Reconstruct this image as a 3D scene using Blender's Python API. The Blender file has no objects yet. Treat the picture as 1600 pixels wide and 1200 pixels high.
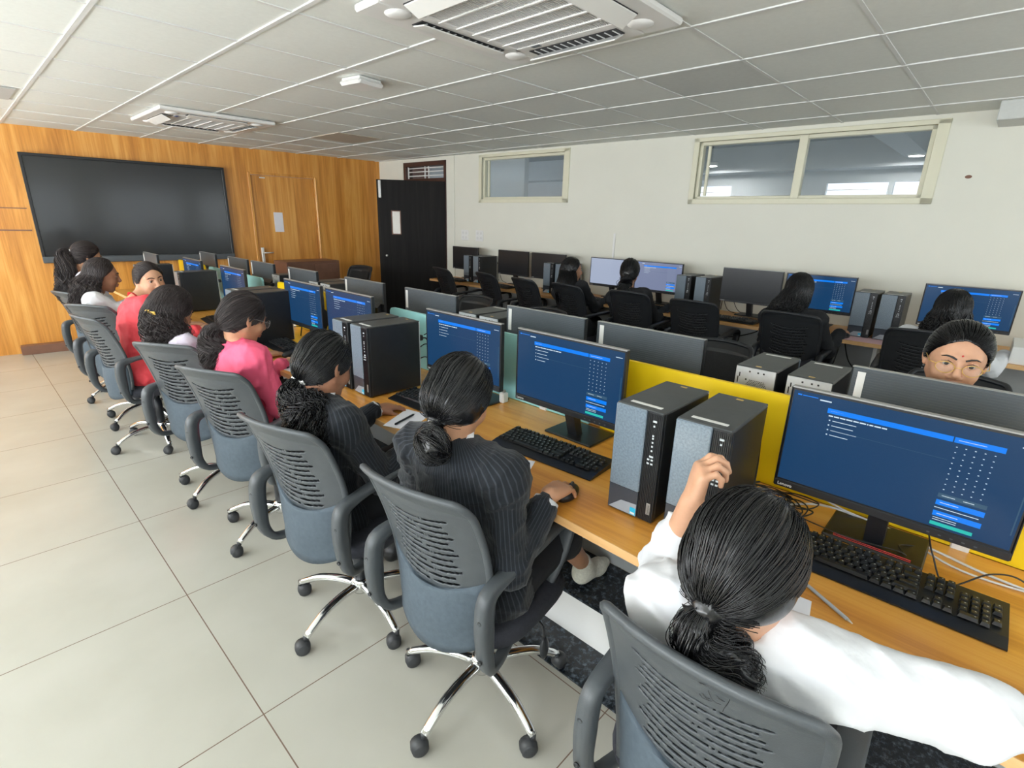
import bpy, bmesh, math, random
import numpy as np
from mathutils import Vector, Matrix
C = bpy.context.scene.collection
SC = bpy.context.scene
PI = math.pi
R = math.radians
random.seed(7); np.random.seed(7)

# ---------------------------------------------------------------- camera
YAW, PITCH, ROLL, FPX, CAMH = R(46.98), R(17.52), R(1.56), 806.1, 1.570
_f = Vector((math.sin(YAW)*math.cos(PITCH), math.cos(YAW)*math.cos(PITCH), -math.sin(PITCH)))
_r = Vector((math.cos(YAW), -math.sin(YAW), 0))
_u = _r.cross(_f)
_r2 = math.cos(ROLL)*_r + math.sin(ROLL)*_u
_u2 = -math.sin(ROLL)*_r + math.cos(ROLL)*_u
cam_d = bpy.data.cameras.new('camera'); cam = bpy.data.objects.new('camera', cam_d); C.objects.link(cam)
cam_d.sensor_width = 36; cam_d.lens = FPX/1600*36; cam_d.clip_start = 0.02
M = Matrix((_r2, _u2, -_f)).transposed().to_4x4(); M.translation = (0, 0, CAMH)
cam.matrix_world = M
SC.camera = cam

# ---------------------------------------------------------------- light
SC.view_settings.view_transform = 'Standard'
SC.view_settings.look = 'None'
SC.view_settings.gamma = 1
SC.view_settings.use_curve_mapping = False
SC.view_settings.exposure = 0.16
SC.cycles.max_bounces = 8
SC.cycles.diffuse_bounces = 5
SC.cycles.glossy_bounces = 3
SC.cycles.transmission_bounces = 4
SC.cycles.sample_clamp_indirect = 6
w = bpy.data.worlds.new('sky'); SC.world = w; w.use_nodes = True
w.node_tree.nodes['Background'].inputs[0].default_value = (0.80, 0.90, 1.0, 1)
w.node_tree.nodes['Background'].inputs[1].default_value = 1.5
def area(name, loc, rot, sx, sy, power, col):
    l = bpy.data.lights.new(name, 'AREA'); l.shape = 'RECTANGLE'; l.size = sx; l.size_y = sy
    l.energy = power; l.color = col
    o = bpy.data.objects.new(name, l); C.objects.link(o); o.location = loc; o.rotation_euler = rot
    return o
WX = -1.95          # left wall with the windows
LEFT_WIN = [(-1.2, 0.2), (0.7, 2.1), (2.6, 4.0), (4.5, 5.9), (6.4, 7.6)]
for i, (a, b) in enumerate(LEFT_WIN):
    area('daylight', (WX-0.12, (a+b)/2, 1.55), (0, R(-90), 0), 1.25, b-a, 64, (0.93, 0.97, 1.0))
BACK_WIN = [(-1.2, 0.6), (1.2, 3.0), (3.4, 4.8)]
for a, b in BACK_WIN:
    area('daylight', ((a+b)/2, -2.62, 1.55), (R(90), 0, R(0)), b-a, 1.25, 15, (0.90, 0.97, 1.0))
sn = bpy.data.lights.new('sun', 'SUN'); sn.energy = 48.0; sn.angle = R(3); sn.color = (1.0, 0.96, 0.90)
so = bpy.data.objects.new('sun', sn); C.objects.link(so)
so.rotation_euler = Vector((-math.cos(R(60)), 0.12, math.sin(R(60)))).to_track_quat('Z', 'Y').to_euler()

# ---------------------------------------------------------------- materials
MATS = {}
def _n(nt, t, **kw):
    n = nt.nodes.new(t)
    for k, v in kw.items():
        if k in n.inputs: n.inputs[k].default_value = v
        else: setattr(n, k, v)
    return n
def mat(name, col, rough=0.5, metal=0.0, spec=0.5, var=0.0, vscale=8, stretch=(1, 1, 1), bump=0.0, bscale=60, emit=None, es=1.0, coat=0.0, alpha=1.0, col2=None, trans=0.0, sheen=0.0, bstretch=(1, 1, 1)):
    if name in MATS: return MATS[name]
    m = bpy.data.materials.new(name); m.use_nodes = True; nt = m.node_tree
    b = nt.nodes['Principled BSDF']
    b.inputs['Base Color'].default_value = (*col, 1); b.inputs['Roughness'].default_value = rough
    b.inputs['Metallic'].default_value = metal; b.inputs['Specular IOR Level'].default_value = spec
    b.inputs['Coat Weight'].default_value = coat; b.inputs['Coat Roughness'].default_value = 0.1
    b.inputs['Alpha'].default_value = alpha; b.inputs['Transmission Weight'].default_value = trans
    b.inputs['Sheen Weight'].default_value = sheen
    if emit:
        b.inputs['Emission Color'].default_value = (*emit, 1); b.inputs['Emission Strength'].default_value = es
    tc = nt.nodes.new('ShaderNodeTexCoord')
    mp = nt.nodes.new('ShaderNodeMapping'); mp.inputs['Scale'].default_value = stretch
    nt.links.new(tc.outputs['Object'], mp.inputs[0])
    nz = _n(nt, 'ShaderNodeTexNoise', Scale=vscale, Detail=4.0, Roughness=0.6)
    nt.links.new(mp.outputs[0], nz.inputs['Vector'])
    rp = nt.nodes.new('ShaderNodeValToRGB')
    c2 = col2 or tuple(min(1, c*(1+var)+var*0.01) for c in col)
    c1 = col if col2 else tuple(c*(1-var) for c in col)
    rp.color_ramp.elements[0].position = 0.32; rp.color_ramp.elements[1].position = 0.68
    rp.color_ramp.elements[0].color = (*c1, 1); rp.color_ramp.elements[1].color = (*c2, 1)
    nt.links.new(nz.outputs['Fac'], rp.inputs[0])
    if var or col2: nt.links.new(rp.outputs[0], b.inputs['Base Color'])
    if bump:
        mp2 = nt.nodes.new('ShaderNodeMapping'); mp2.inputs['Scale'].default_value = bstretch
        nt.links.new(tc.outputs['Object'], mp2.inputs[0])
        nb = _n(nt, 'ShaderNodeTexNoise', Scale=bscale, Detail=3.0)
        nt.links.new(mp2.outputs[0], nb.inputs['Vector'])
        bp = _n(nt, 'ShaderNodeBump', Strength=bump, Distance=0.01)
        nt.links.new(nb.outputs['Fac'], bp.inputs['Height']); nt.links.new(bp.outputs[0], b.inputs['Normal'])
    MATS[name] = m
    return m
def wood(name, c1, c2, c3, axis, rough=0.35, sc=1.0, ring=0.5, coat=0.2):
    """laminate with grain running along AXIS"""
    if name in MATS: return MATS[name]
    m = bpy.data.materials.new(name); m.use_nodes = True; nt = m.node_tree; b = nt.nodes['Principled BSDF']
    b.inputs['Roughness'].default_value = rough; b.inputs['Coat Weight'].default_value = coat; b.inputs['Coat Roughness'].default_value = 0.25
    tc = nt.nodes.new('ShaderNodeTexCoord'); mp = nt.nodes.new('ShaderNodeMapping')
    s = [9*sc, 9*sc, 9*sc]; s[axis] = 0.55*sc; mp.inputs['Scale'].default_value = s
    nt.links.new(tc.outputs['Object'], mp.inputs[0])
    n1 = _n(nt, 'ShaderNodeTexNoise', Scale=1.0, Detail=6.0, Roughness=0.62, Distortion=0.8)
    nt.links.new(mp.outputs[0], n1.inputs['Vector'])
    mp2 = nt.nodes.new('ShaderNodeMapping'); s2 = [70*sc, 70*sc, 70*sc]; s2[axis] = 1.5*sc; mp2.inputs['Scale'].default_value = s2
    nt.links.new(tc.outputs['Object'], mp2.inputs[0])
    n2 = _n(nt, 'ShaderNodeTexNoise', Scale=1.0, Detail=3.0)
    nt.links.new(mp2.outputs[0], n2.inputs['Vector'])
    mx = _n(nt, 'ShaderNodeMath', operation='MULTIPLY_ADD'); mx.inputs[1].default_value = 0.35
    nt.links.new(n2.outputs['Fac'], mx.inputs[0]); nt.links.new(n1.outputs['Fac'], mx.inputs[2])
    rp = nt.nodes.new('ShaderNodeValToRGB'); e = rp.color_ramp.elements
    e[0].position = 0.50; e[0].color = (*c1, 1); e[1].position = 0.88; e[1].color = (*c3, 1)
    q = e.new(0.68); q.color = (*c2, 1)
    nt.links.new(mx.outputs[0], rp.inputs[0]); nt.links.new(rp.outputs[0], b.inputs['Base Color'])
    if coat == 0: b.inputs['Specular IOR Level'].default_value = 0.2
    MATS[name] = m
    return m
def pinstripe():
    m = bpy.data.materials.new('pinstripe_suit'); m.use_nodes = True; nt = m.node_tree; b = nt.nodes['Principled BSDF']
    b.inputs['Roughness'].default_value = 0.8; b.inputs['Sheen Weight'].default_value = 0.15; b.inputs['Specular IOR Level'].default_value = 0.25
    tc = nt.nodes.new('ShaderNodeTexCoord')
    at = nt.nodes.new('ShaderNodeAttribute'); at.attribute_name = 'stripe'
    mu = _n(nt, 'ShaderNodeMath', operation='MULTIPLY'); nt.links.new(at.outputs['Fac'], mu.inputs[0]); mu.inputs[1].default_value = 2*PI/0.011
    sn_ = _n(nt, 'ShaderNodeMath', operation='SINE'); nt.links.new(mu.outputs[0], sn_.inputs[0])
    rp = nt.nodes.new('ShaderNodeValToRGB'); e = rp.color_ramp.elements
    e[0].position = 0.55; e[0].color = (0.008, 0.010, 0.014, 1); e[1].position = 1.0; e[1].color = (0.030, 0.036, 0.046, 1)
    nt.links.new(sn_.outputs[0], rp.inputs[0]); nt.links.new(rp.outputs[0], b.inputs['Base Color'])
    nb = _n(nt, 'ShaderNodeTexNoise', Scale=24.0, Detail=3.0); nt.links.new(tc.outputs['Object'], nb.inputs['Vector'])
    bp = _n(nt, 'ShaderNodeBump', Strength=0.35, Distance=0.012)
    nt.links.new(nb.outputs['Fac'], bp.inputs['Height']); nt.links.new(bp.outputs[0], b.inputs['Normal'])
    MATS['pinstripe'] = m
    return m
def tiles_floor():
    m = bpy.data.materials.new('floor_tiles'); m.use_nodes = True; nt = m.node_tree; b = nt.nodes['Principled BSDF']
    b.inputs['Roughness'].default_value = 0.22; b.inputs['Specular IOR Level'].default_value = 0.5
    tc = nt.nodes.new('ShaderNodeTexCoord')
    sp = nt.nodes.new('ShaderNodeSeparateXYZ'); nt.links.new(tc.outputs['Object'], sp.inputs[0])
    def line(out, off):
        a = _n(nt, 'ShaderNodeMath', operation='SUBTRACT'); nt.links.new(out, a.inputs[0]); a.inputs[1].default_value = off-40.0
        d = _n(nt, 'ShaderNodeMath', operation='DIVIDE'); nt.links.new(a.outputs[0], d.inputs[0]); d.inputs[1].default_value = 0.8
        f = _n(nt, 'ShaderNodeMath', operation='FRACT'); nt.links.new(d.outputs[0], f.inputs[0])
        s = _n(nt, 'ShaderNodeMath', operation='SUBTRACT'); nt.links.new(f.outputs[0], s.inputs[0]); s.inputs[1].default_value = 0.5
        ab = _n(nt, 'ShaderNodeMath', operation='ABSOLUTE'); nt.links.new(s.outputs[0], ab.inputs[0])
        g = _n(nt, 'ShaderNodeMath', operation='GREATER_THAN'); nt.links.new(ab.outputs[0], g.inputs[0]); g.inputs[1].default_value = 0.4975
        return g.outputs[0]
    mx = _n(nt, 'ShaderNodeMath', operation='MAXIMUM')
    nt.links.new(line(sp.outputs[0], 0.403), mx.inputs[0]); nt.links.new(line(sp.outputs[1], 1.4537), mx.inputs[1])
    nz = _n(nt, 'ShaderNodeTexNoise', Scale=2.2, Detail=5.0); nt.links.new(tc.outputs['Object'], nz.inputs['Vector'])
    rp = nt.nodes.new('ShaderNodeValToRGB'); e = rp.color_ramp.elements
    e[0].position = 0.3; e[0].color = (0.40, 0.39, 0.335, 1); e[1].position = 0.7; e[1].color = (0.45, 0.44, 0.385, 1)
    nt.links.new(nz.outputs['Fac'], rp.inputs[0])
    mc = nt.nodes.new('ShaderNodeMixRGB'); nt.links.new(mx.outputs[0], mc.inputs[0]); nt.links.new(rp.outputs[0], mc.inputs[1])
    mc.inputs[2].default_value = (0.17, 0.12, 0.09, 1)
    nt.links.new(mc.outputs[0], b.inputs['Base Color'])
    MATS['floor'] = m
    return m
def granite():
    m = bpy.data.materials.new('granite'); m.use_nodes = True; nt = m.node_tree; b = nt.nodes['Principled BSDF']
    b.inputs['Roughness'].default_value = 0.2
    tc = nt.nodes.new('ShaderNodeTexCoord'); nz = _n(nt, 'ShaderNodeTexNoise', Scale=45.0, Detail=6.0, Roughness=0.75)
    nt.links.new(tc.outputs['Object'], nz.inputs['Vector'])
    rp = nt.nodes.new('ShaderNodeValToRGB'); e = rp.color_ramp.elements
    e[0].position = 0.50; e[0].color = (0.008, 0.012, 0.017, 1); e[1].position = 0.75; e[1].color = (0.16, 0.2, 0.24, 1)
    nt.links.new(nz.outputs['Fac'], rp.inputs[0]); nt.links.new(rp.outputs[0], b.inputs['Base Color'])
    MATS['granite'] = m
    return m
tiles_floor(); granite(); pinstripe()
def emis(name, col, s=1.0, rough=0.25):
    return mat(name, (0.004, 0.005, 0.008), rough, emit=col, es=s, spec=0.25)
m_wall = mat('white_paint', (0.77, 0.765, 0.68), 0.7, var=0.02, vscale=1.5, bump=0.05, bscale=30)
m_ceil = mat('ceiling_tile', (0.76, 0.785, 0.755), 0.9, var=0.02, vscale=40, bump=0.06, bscale=300)
m_ceil2 = mat('ceiling_tile_grey', (0.62, 0.64, 0.62), 0.9, var=0.03, vscale=40)
m_bar = mat('ceiling_bar', (0.70, 0.71, 0.70), 0.5, var=0.02)
m_woodwall = wood('wood_wall', (0.50, 0.195, 0.026), (0.68, 0.30, 0.050), (0.80, 0.42, 0.105), 2, 0.4, 1.0)
m_desk = wood('desk_wood', (0.54, 0.215, 0.032), (0.72, 0.33, 0.056), (0.80, 0.43, 0.095), 1, 0.3, 1.0)
m_edge = wood('desk_edge', (0.62, 0.35, 0.14), (0.70, 0.42, 0.18), (0.75, 0.47, 0.22), 1, 0.4, 1.0)
m_blackdoor = wood('black_door', (0.006, 0.005, 0.005), (0.009, 0.008, 0.008), (0.016, 0.014, 0.013), 2, 0.6, 1.5, coat=0.0)
m_brown = mat('brown_frame', (0.06, 0.022, 0.014), 0.4, var=0.2, vscale=12)
m_brown2 = mat('brown_laminate', (0.20, 0.095, 0.06), 0.45, var=0.1, vscale=10)
m_cream = mat('cream_frame', (0.74, 0.72, 0.56), 0.45, var=0.02)
m_white = mat('white_plastic', (0.80, 0.80, 0.78), 0.4, var=0.01)
m_acwhite = mat('unit_white', (0.78, 0.78, 0.77), 0.4, var=0.01)
m_acgrille = mat('unit_grille', (0.72, 0.73, 0.73), 0.5, var=0.03, vscale=30)
m_dark = mat('dark_gap', (0.02, 0.02, 0.022), 0.6, var=0.1)
m_glass = mat('window_glass', (0.75, 0.85, 0.88), 0.02, alpha=0.10, spec=1.0)
m_chrome = mat('chrome', (0.78, 0.79, 0.80), 0.12, metal=1.0, var=0.02)
m_plastic = mat('grey_plastic', (0.060, 0.068, 0.075), 0.42, var=0.08, vscale=20, bump=0.08, bscale=400)
m_plastic_blk = mat('black_plastic', (0.012, 0.014, 0.018), 0.42, var=0.1, vscale=20, bump=0.05, bscale=400)
m_mesh = mat('black_net', (0.010, 0.011, 0.013), 0.8, var=0.3, vscale=200)
m_backlow = mat('blue_grey_fabric', (0.062, 0.084, 0.106), 0.8, var=0.1, vscale=60, bump=0.1, bscale=500)
m_seat = mat('charcoal_fabric', (0.024, 0.026, 0.036), 0.9, var=0.15, vscale=80, bump=0.2, bscale=500)
m_rubber = mat('caster_plastic', (0.030, 0.032, 0.035), 0.5, var=0.1)
m_case = mat('case_black', (0.018, 0.020, 0.022), 0.38, var=0.08, vscale=30)
m_casetop = mat('case_top', (0.055, 0.06, 0.062), 0.42, var=0.08, vscale=30)
m_front = mat('speckled_front', (0.13, 0.17, 0.21), 0.28, col2=(0.20, 0.25, 0.30), vscale=170, coat=0.4)
m_frontlow = mat('front_low', (0.045, 0.055, 0.07), 0.22, var=0.06)
m_frontlow2 = mat('front_low_pale', (0.30, 0.33, 0.37), 0.3, var=0.06)
m_metal = mat('zinc_panel', (0.62, 0.64, 0.66), 0.42, metal=0.55, var=0.05, vscale=40)
m_monback = mat('monitor_back', (0.075, 0.088, 0.10), 0.36, var=0.06, vscale=40, stretch=(1, 1, 12))
m_bezel = mat('monitor_edge', (0.30, 0.30, 0.29), 0.35, metal=0.3, var=0.03)
m_black = mat('black_satin', (0.010, 0.011, 0.013), 0.35, var=0.1)
m_key = mat('key_plastic', (0.014, 0.016, 0.018), 0.3, var=0.1)
m_legend = mat('key_legend', (0.50, 0.54, 0.56), 0.5, var=0.01)
m_sticker = mat('white_sticker', (0.72, 0.72, 0.70), 0.5, var=0.03)
m_cyan = mat('cyan_sticker', (0.02, 0.42, 0.66), 0.4, var=0.03)
m_yellow = mat('yellow_board', (0.86, 0.60, 0.004), 0.45, var=0.02, vscale=3)
m_teal = mat('aqua_board', (0.36, 0.72, 0.72), 0.4, var=0.02, vscale=3)
m_grey_panel = mat('grey_panel', (0.46, 0.49, 0.51), 0.5, var=0.03)
m_cable = mat('cable_black', (0.012, 0.012, 0.014), 0.45, var=0.1)
m_cable_w = mat('cable_white', (0.66, 0.66, 0.66), 0.4, var=0.02)
m_red = mat('red_trim', (0.62, 0.03, 0.03), 0.4, var=0.05)
m_paper = mat('paper', (0.82, 0.82, 0.88), 0.7, var=0.01)
m_tv = mat('board_glass', (0.012, 0.014, 0.015), 0.22, var=0.1, vscale=6, coat=0.2)
m_off = mat('screen_off', (0.007, 0.009, 0.012), 0.3, var=0.1, coat=0.0)
m_navy = emis('ui_navy', (0.006, 0.042, 0.115), 1.0)
m_blue = emis('ui_blue', (0.0, 0.20, 0.85), 1.0)
m_uiw = emis('ui_white', (0.62, 0.75, 0.85), 1.0)
m_uit = emis('ui_teal', (0.02, 0.48, 0.42), 1.0)
m_uim = emis('ui_slate', (0.035, 0.09, 0.15), 1.0)
m_pale = emis('washed_pale', (0.33, 0.38, 0.50), 1.0)  # washed-out glow of a screen seen at an angle, put into its colour
m_pale2 = emis('washed_lavender', (0.17, 0.20, 0.31), 1.0)  # same viewing-angle wash, painted as a dimmer lavender page ground
def skinmat(n, c):
    m = mat(n, c, 0.5, var=0.10, vscale=14, bump=0.05, bscale=250)
    m.node_tree.nodes['Principled BSDF'].inputs['Subsurface Weight'].default_value = 0.08
    m.node_tree.nodes['Principled BSDF'].inputs['Subsurface Radius'].default_value = (0.01, 0.004, 0.002)
    return m
m_skin = skinmat('skin', (0.50, 0.26, 0.15)); m_skin_d = skinmat('skin_deep', (0.36, 0.17, 0.10))
m_skin_l = skinmat('skin_pale', (0.55, 0.30, 0.185))
m_lips = mat('lips', (0.36, 0.10, 0.08), 0.4, var=0.05)
m_eye = mat('eye_white', (0.46, 0.43, 0.40), 0.25, var=0.02); m_iris = mat('iris', (0.015, 0.008, 0.005), 0.1, var=0.1)
m_hair = mat('black_hair', (0.006, 0.006, 0.007), 0.27, var=0.3, vscale=60, spec=0.6)
m_hairb = mat('brown_black_hair', (0.028, 0.020, 0.020), 0.45, var=0.35, vscale=60, spec=0.5)
m_shirt = mat('white_cotton', (0.70, 0.71, 0.74), 0.8, var=0.02, bump=0.25, bscale=22)
m_lilac = mat('lilac_cotton', (0.66, 0.60, 0.72), 0.8, var=0.04, bump=0.25, bscale=22)
m_pink = mat('pink_cotton', (0.86, 0.115, 0.22), 0.75, var=0.05, bump=0.25, bscale=22)
m_coral = mat('coral_cotton', (0.80, 0.065, 0.085), 0.75, var=0.06, bump=0.25, bscale=22)
m_blackcloth = mat('black_cloth', (0.010, 0.011, 0.014), 0.85, var=0.2, bump=0.25, bscale=22)
m_sock = mat('sock_cotton', (0.70, 0.70, 0.62), 0.9, var=0.12, vscale=90, bump=0.3, bscale=200)
m_gold = mat('gold_clip', (0.75, 0.50, 0.12), 0.3, metal=0.6, var=0.05)
m_silver = mat('silver_clip', (0.75, 0.74, 0.70), 0.3, metal=0.4, var=0.05)
# ---------------------------------------------------------------- mesh helpers
def V(*a): return np.array(a, float)
class MB:
    def __init__(s): s.v = []; s.f = []; s.mi = []; s.ms = []; s.sm = []; s.n = 0
    def slot(s, m):
        if m not in s.ms: s.ms.append(m)
        return s.ms.index(m)
    def add(s, verts, faces, m, smooth=False):
        k = s.slot(m); b = s.n
        s.v.extend([tuple(map(float, p)) for p in verts]); s.n += len(verts)
        for f in faces:
            s.f.append(tuple(b+i for i in f)); s.mi.append(k); s.sm.append(smooth)
        return s
    def box(s, lo, hi, m, bev=0.0, T=None, smooth=False):
        lo, hi = np.minimum(lo, hi).astype(float), np.maximum(lo, hi).astype(float)
        b = min(bev, 0.49*min(hi-lo))
        if b <= 0:
            P = [(x, y, z) for x in (lo[0], hi[0]) for y in (lo[1], hi[1]) for z in (lo[2], hi[2])]
            F = [(0, 1, 3, 2), (4, 6, 7, 5), (0, 4, 5, 1), (2, 3, 7, 6), (0, 2, 6, 4), (1, 5, 7, 3)]
        else:
            P = []; idx = {}
            for i, x in enumerate((lo[0], hi[0])):
                for j, y in enumerate((lo[1], hi[1])):
                    for k, z in enumerate((lo[2], hi[2])):
                        sx, sy, sz = (b if i == 0 else -b), (b if j == 0 else -b), (b if k == 0 else -b)
                        idx[i, j, k, 0] = len(P); P.append((x, y+sy, z+sz))
                        idx[i, j, k, 1] = len(P); P.append((x+sx, y, z+sz))
                        idx[i, j, k, 2] = len(P); P.append((x+sx, y+sy, z))
            F = []
            for i in (0, 1):
                q = [idx[i, 0, 0, 0], idx[i, 0, 1, 0], idx[i, 1, 1, 0], idx[i, 1, 0, 0]]; F.append(q if i == 0 else q[::-1])
                q = [idx[0, i, 0, 1], idx[1, i, 0, 1], idx[1, i, 1, 1], idx[0, i, 1, 1]]; F.append(q if i == 0 else q[::-1])
                q = [idx[0, 0, i, 2], idx[0, 1, i, 2], idx[1, 1, i, 2], idx[1, 0, i, 2]]; F.append(q if i == 0 else q[::-1])
            for a in (0, 1):
                for c in (0, 1):
                    F.append([idx[a, c, 0, 0], idx[a, c, 0, 1], idx[a, c, 1, 1], idx[a, c, 1, 0]])
                    F.append([idx[a, 0, c, 0], idx[a, 0, c, 2], idx[a, 1, c, 2], idx[a, 1, c, 0]])
                    F.append([idx[0, a, c, 1], idx[0, a, c, 2], idx[1, a, c, 2], idx[1, a, c, 1]])
            for i in (0, 1):
                for j in (0, 1):
                    for k in (0, 1): F.append([idx[i, j, k, 0], idx[i, j, k, 1], idx[i, j, k, 2]])
            Pn = np.array(P); cen = (lo+hi)/2; G = []
            for f in F:
                q = Pn[list(f)]; nn = np.cross(q[1]-q[0], q[2]-q[0]); G.append(tuple(f) if nn @ (q.mean(0)-cen) >= 0 else tuple(f[::-1]))
            F = G
        P = np.array(P)
        if T is not None: P = P @ np.array(T)[:3, :3].T + np.array(T)[:3, 3]
        return s.add(P, F, m, smooth)
    def prism(s, poly, z0, z1, m, axis=2, T=None, smooth=False):
        """polygon (list of 2D pts, ccw) extruded along AXIS"""
        n = len(poly); P = []
        for z in (z0, z1):
            for a, b in poly:
                P.append({2: (a, b, z), 1: (a, z, b), 0: (z, a, b)}[axis])
        F = [tuple(range(n))[::-1], tuple(range(n, 2*n))] + [(i, (i+1) % n, n+(i+1) % n, n+i) for i in range(n)]
        P = np.array(P, float)
        if axis == 1: F = [f[::-1] for f in F]
        if T is not None: P = P @ np.array(T)[:3, :3].T + np.array(T)[:3, 3]
        return s.add(P, F, m, smooth)
    def tube(s, pts, r, m, n=8, cap=True, smooth=True, flat=1.0, up=None):
        pts = np.array(pts, float); k = len(pts)
        rr = np.full(k, r, float) if np.isscalar(r) else np.array(r, float)
        tg = np.gradient(pts, axis=0); tg /= np.linalg.norm(tg, axis=1)[:, None]+1e-12
        u0 = np.array(up if up is not None else (0, 0, 1), float)
        if up is None and abs(tg[0] @ u0) > 0.9: u0 = np.array([1., 0, 0])
        P = []; a = u0
        for i in range(k):
            if up is not None: a = u0
            b = np.cross(tg[i], a); b /= np.linalg.norm(b)+1e-12; a = np.cross(b, tg[i])
            for j in range(n):
                t = 2*PI*j/n
                P.append(pts[i]+rr[i]*(math.cos(t)*b+math.sin(t)*a*flat))
        F = []
        for i in range(k-1):
            for j in range(n):
                F.append((i*n+j, (i+1)*n+j, (i+1)*n+(j+1) % n, i*n+(j+1) % n)[::-1])
        if cap: F.append(tuple(range(n))[::-1][::-1]); F.append(tuple(range((k-1)*n, k*n))[::-1])
        return s.add(P, F, m, smooth)
    def sweep_rect(s, pts, w, t, m, wdir=(0, 1, 0), bev=0.25):
        """rectangular bar swept along pts; W across wdir, T in the plane of the path (may be lists)"""
        pts = np.array(pts, float); k = len(pts); wd = np.array(wdir, float)
        w = np.full(k, w, float) if np.isscalar(w) else np.array(w, float); t = np.full(k, t, float) if np.isscalar(t) else np.array(t, float)
        tg = np.gradient(pts, axis=0); tg /= np.linalg.norm(tg, axis=1)[:, None]
        prof = [(-.5, -.5+bev), (-.5+bev*.4, -.5), (.5-bev*.4, -.5), (.5, -.5+bev), (.5, .5-bev), (.5-bev*.4, .5), (-.5+bev*.4, .5), (-.5, .5-bev)]
        P = []
        for i in range(k):
            nn = np.cross(tg[i], wd); nn /= np.linalg.norm(nn)
            for a, b in prof: P.append(pts[i]+wd*a*w[i]+nn*b*t[i])
        n = 8; F = [(i*n+j, i*n+(j+1) % n, (i+1)*n+(j+1) % n, (i+1)*n+j) for i in range(k-1) for j in range(n)]
        F += [tuple(range(n))[::-1], tuple(range((k-1)*n, k*n))]
        return s.add(P, F, m, True)
    def lathe(s, prof, m, n=16, c=(0, 0, 0), axis=2, smooth=True, T=None):
        P = []
        for r, z in prof:
            for j in range(n):
                t = 2*PI*j/n; a, b = r*math.cos(t), r*math.sin(t)
                p = {2: (a, b, z), 0: (z, a, b), 1: (b, z, a)}[axis]
                P.append((p[0]+c[0], p[1]+c[1], p[2]+c[2]))
        k = len(prof)
        F = [(i*n+j, i*n+(j+1) % n, (i+1)*n+(j+1) % n, (i+1)*n+j) for i in range(k-1) for j in range(n)]
        F += [tuple(range(n))[::-1], tuple(range((k-1)*n, k*n))]
        P = np.array(P, float)
        if T is not None: P = P @ np.array(T)[:3, :3].T + np.array(T)[:3, 3]
        return s.add(P, F, m, smooth)
    def ell(s, c, r, m, n=12, k=8, rot=None):
        P = []; F = []
        for i in range(k+1):
            ph = -PI/2+PI*i/k
            for j in range(n):
                t = 2*PI*j/n; P.append((math.cos(ph)*math.cos(t)*r[0], math.cos(ph)*math.sin(t)*r[1], math.sin(ph)*r[2]))
        for i in range(k):
            for j in range(n): F.append((i*n+j, i*n+(j+1) % n, (i+1)*n+(j+1) % n, (i+1)*n+j))
        P = np.array(P)
        if rot is not None: P = P @ np.array(rot).T
        return s.add(P+np.array(c), F, m, True)
    def arrays(s, v, f, m, smooth=True):
        return s.add(v, [tuple(q) for q in f], m, smooth)
    def build(s, name, parent=None, loc=(0, 0, 0), rz=0.0, fixn=True):
        me = bpy.data.meshes.new(name)
        me.from_pydata(s.v, [], s.f)
        for m in s.ms: me.materials.append(m)
        me.polygons.foreach_set('material_index', s.mi); me.polygons.foreach_set('use_smooth', s.sm)
        me.update()
        if fixn:
            bm = bmesh.new(); bm.from_mesh(me); bmesh.ops.recalc_face_normals(bm, faces=bm.faces); bm.to_mesh(me); bm.free()
        o = bpy.data.objects.new(name, me); C.objects.link(o)
        o.location = loc; o.rotation_euler = (0, 0, rz)
        if parent is not None: o.parent = parent
        return o
def tag(o, label=None, cat=None, group=None, kind=None):
    if label: o['label'] = label
    if cat: o['category'] = cat
    if group: o['group'] = group
    if kind: o['kind'] = kind
    return o
def thing(name, label, cat, loc=(0, 0, 0), rz=0.0, group=None):
    o = bpy.data.objects.new(name, None); C.objects.link(o); o.location = loc; o.rotation_euler = (0, 0, rz)
    return tag(o, label, cat, group)
def copy_tree(o, parent=None):
    c = o.copy(); C.objects.link(c); c.parent = parent
    for ch in list(o.children): copy_tree(ch, c)
    return c
_first = set()
def place(proto, loc, rz, label, group=None, extra=None):
    """first use moves the prototype itself, later uses copy it"""
    o = proto if proto.name not in _first else copy_tree(proto)
    _first.add(proto.name)
    o.location = loc; o.rotation_euler = (0, 0, rz) if extra is None else extra
    o['label'] = label
    if group: o['group'] = group
    return o
def struct(mb, name, parent=None, **k):
    o = mb.build(name, parent, **k)
    if parent is None: o['kind'] = 'structure'
    return o
def spline(pts, n=40):
    """Catmull-Rom through pts"""
    p = np.array(pts, float); p = np.vstack([2*p[0]-p[1], p, 2*p[-1]-p[-2]]); k = len(p)-3
    out = []
    for q in np.linspace(0, k-1e-6, n):
        i = int(q); t = q-i; a, b, c, d = p[i:i+4]
        out.append(.5*((2*b)+(-a+c)*t+(2*a-5*b+4*c-d)*t*t+(-a+3*b-3*c+d)*t**3))
    return np.array(out)
def text_mesh(mb, s, size, m, T, bold=0.0):
    cu = bpy.data.curves.new('t', 'FONT'); cu.body = s; cu.size = size; cu.offset = bold; cu.resolution_u = 3
    o = bpy.data.objects.new('t', cu); C.objects.link(o); dg = bpy.context.evaluated_depsgraph_get()
    me = bpy.data.meshes.new_from_object(o.evaluated_get(dg))
    v = np.array([p.co[:] for p in me.vertices]); f = [tuple(p.vertices) for p in me.polygons]
    bpy.data.objects.remove(o); bpy.data.curves.remove(cu); bpy.data.meshes.remove(me)
    if len(v):
        v[:, 0] -= v[:, 0].min()
        v = v @ np.array(T)[:3, :3].T + np.array(T)[:3, 3]; mb.add(v, f, m)
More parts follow.
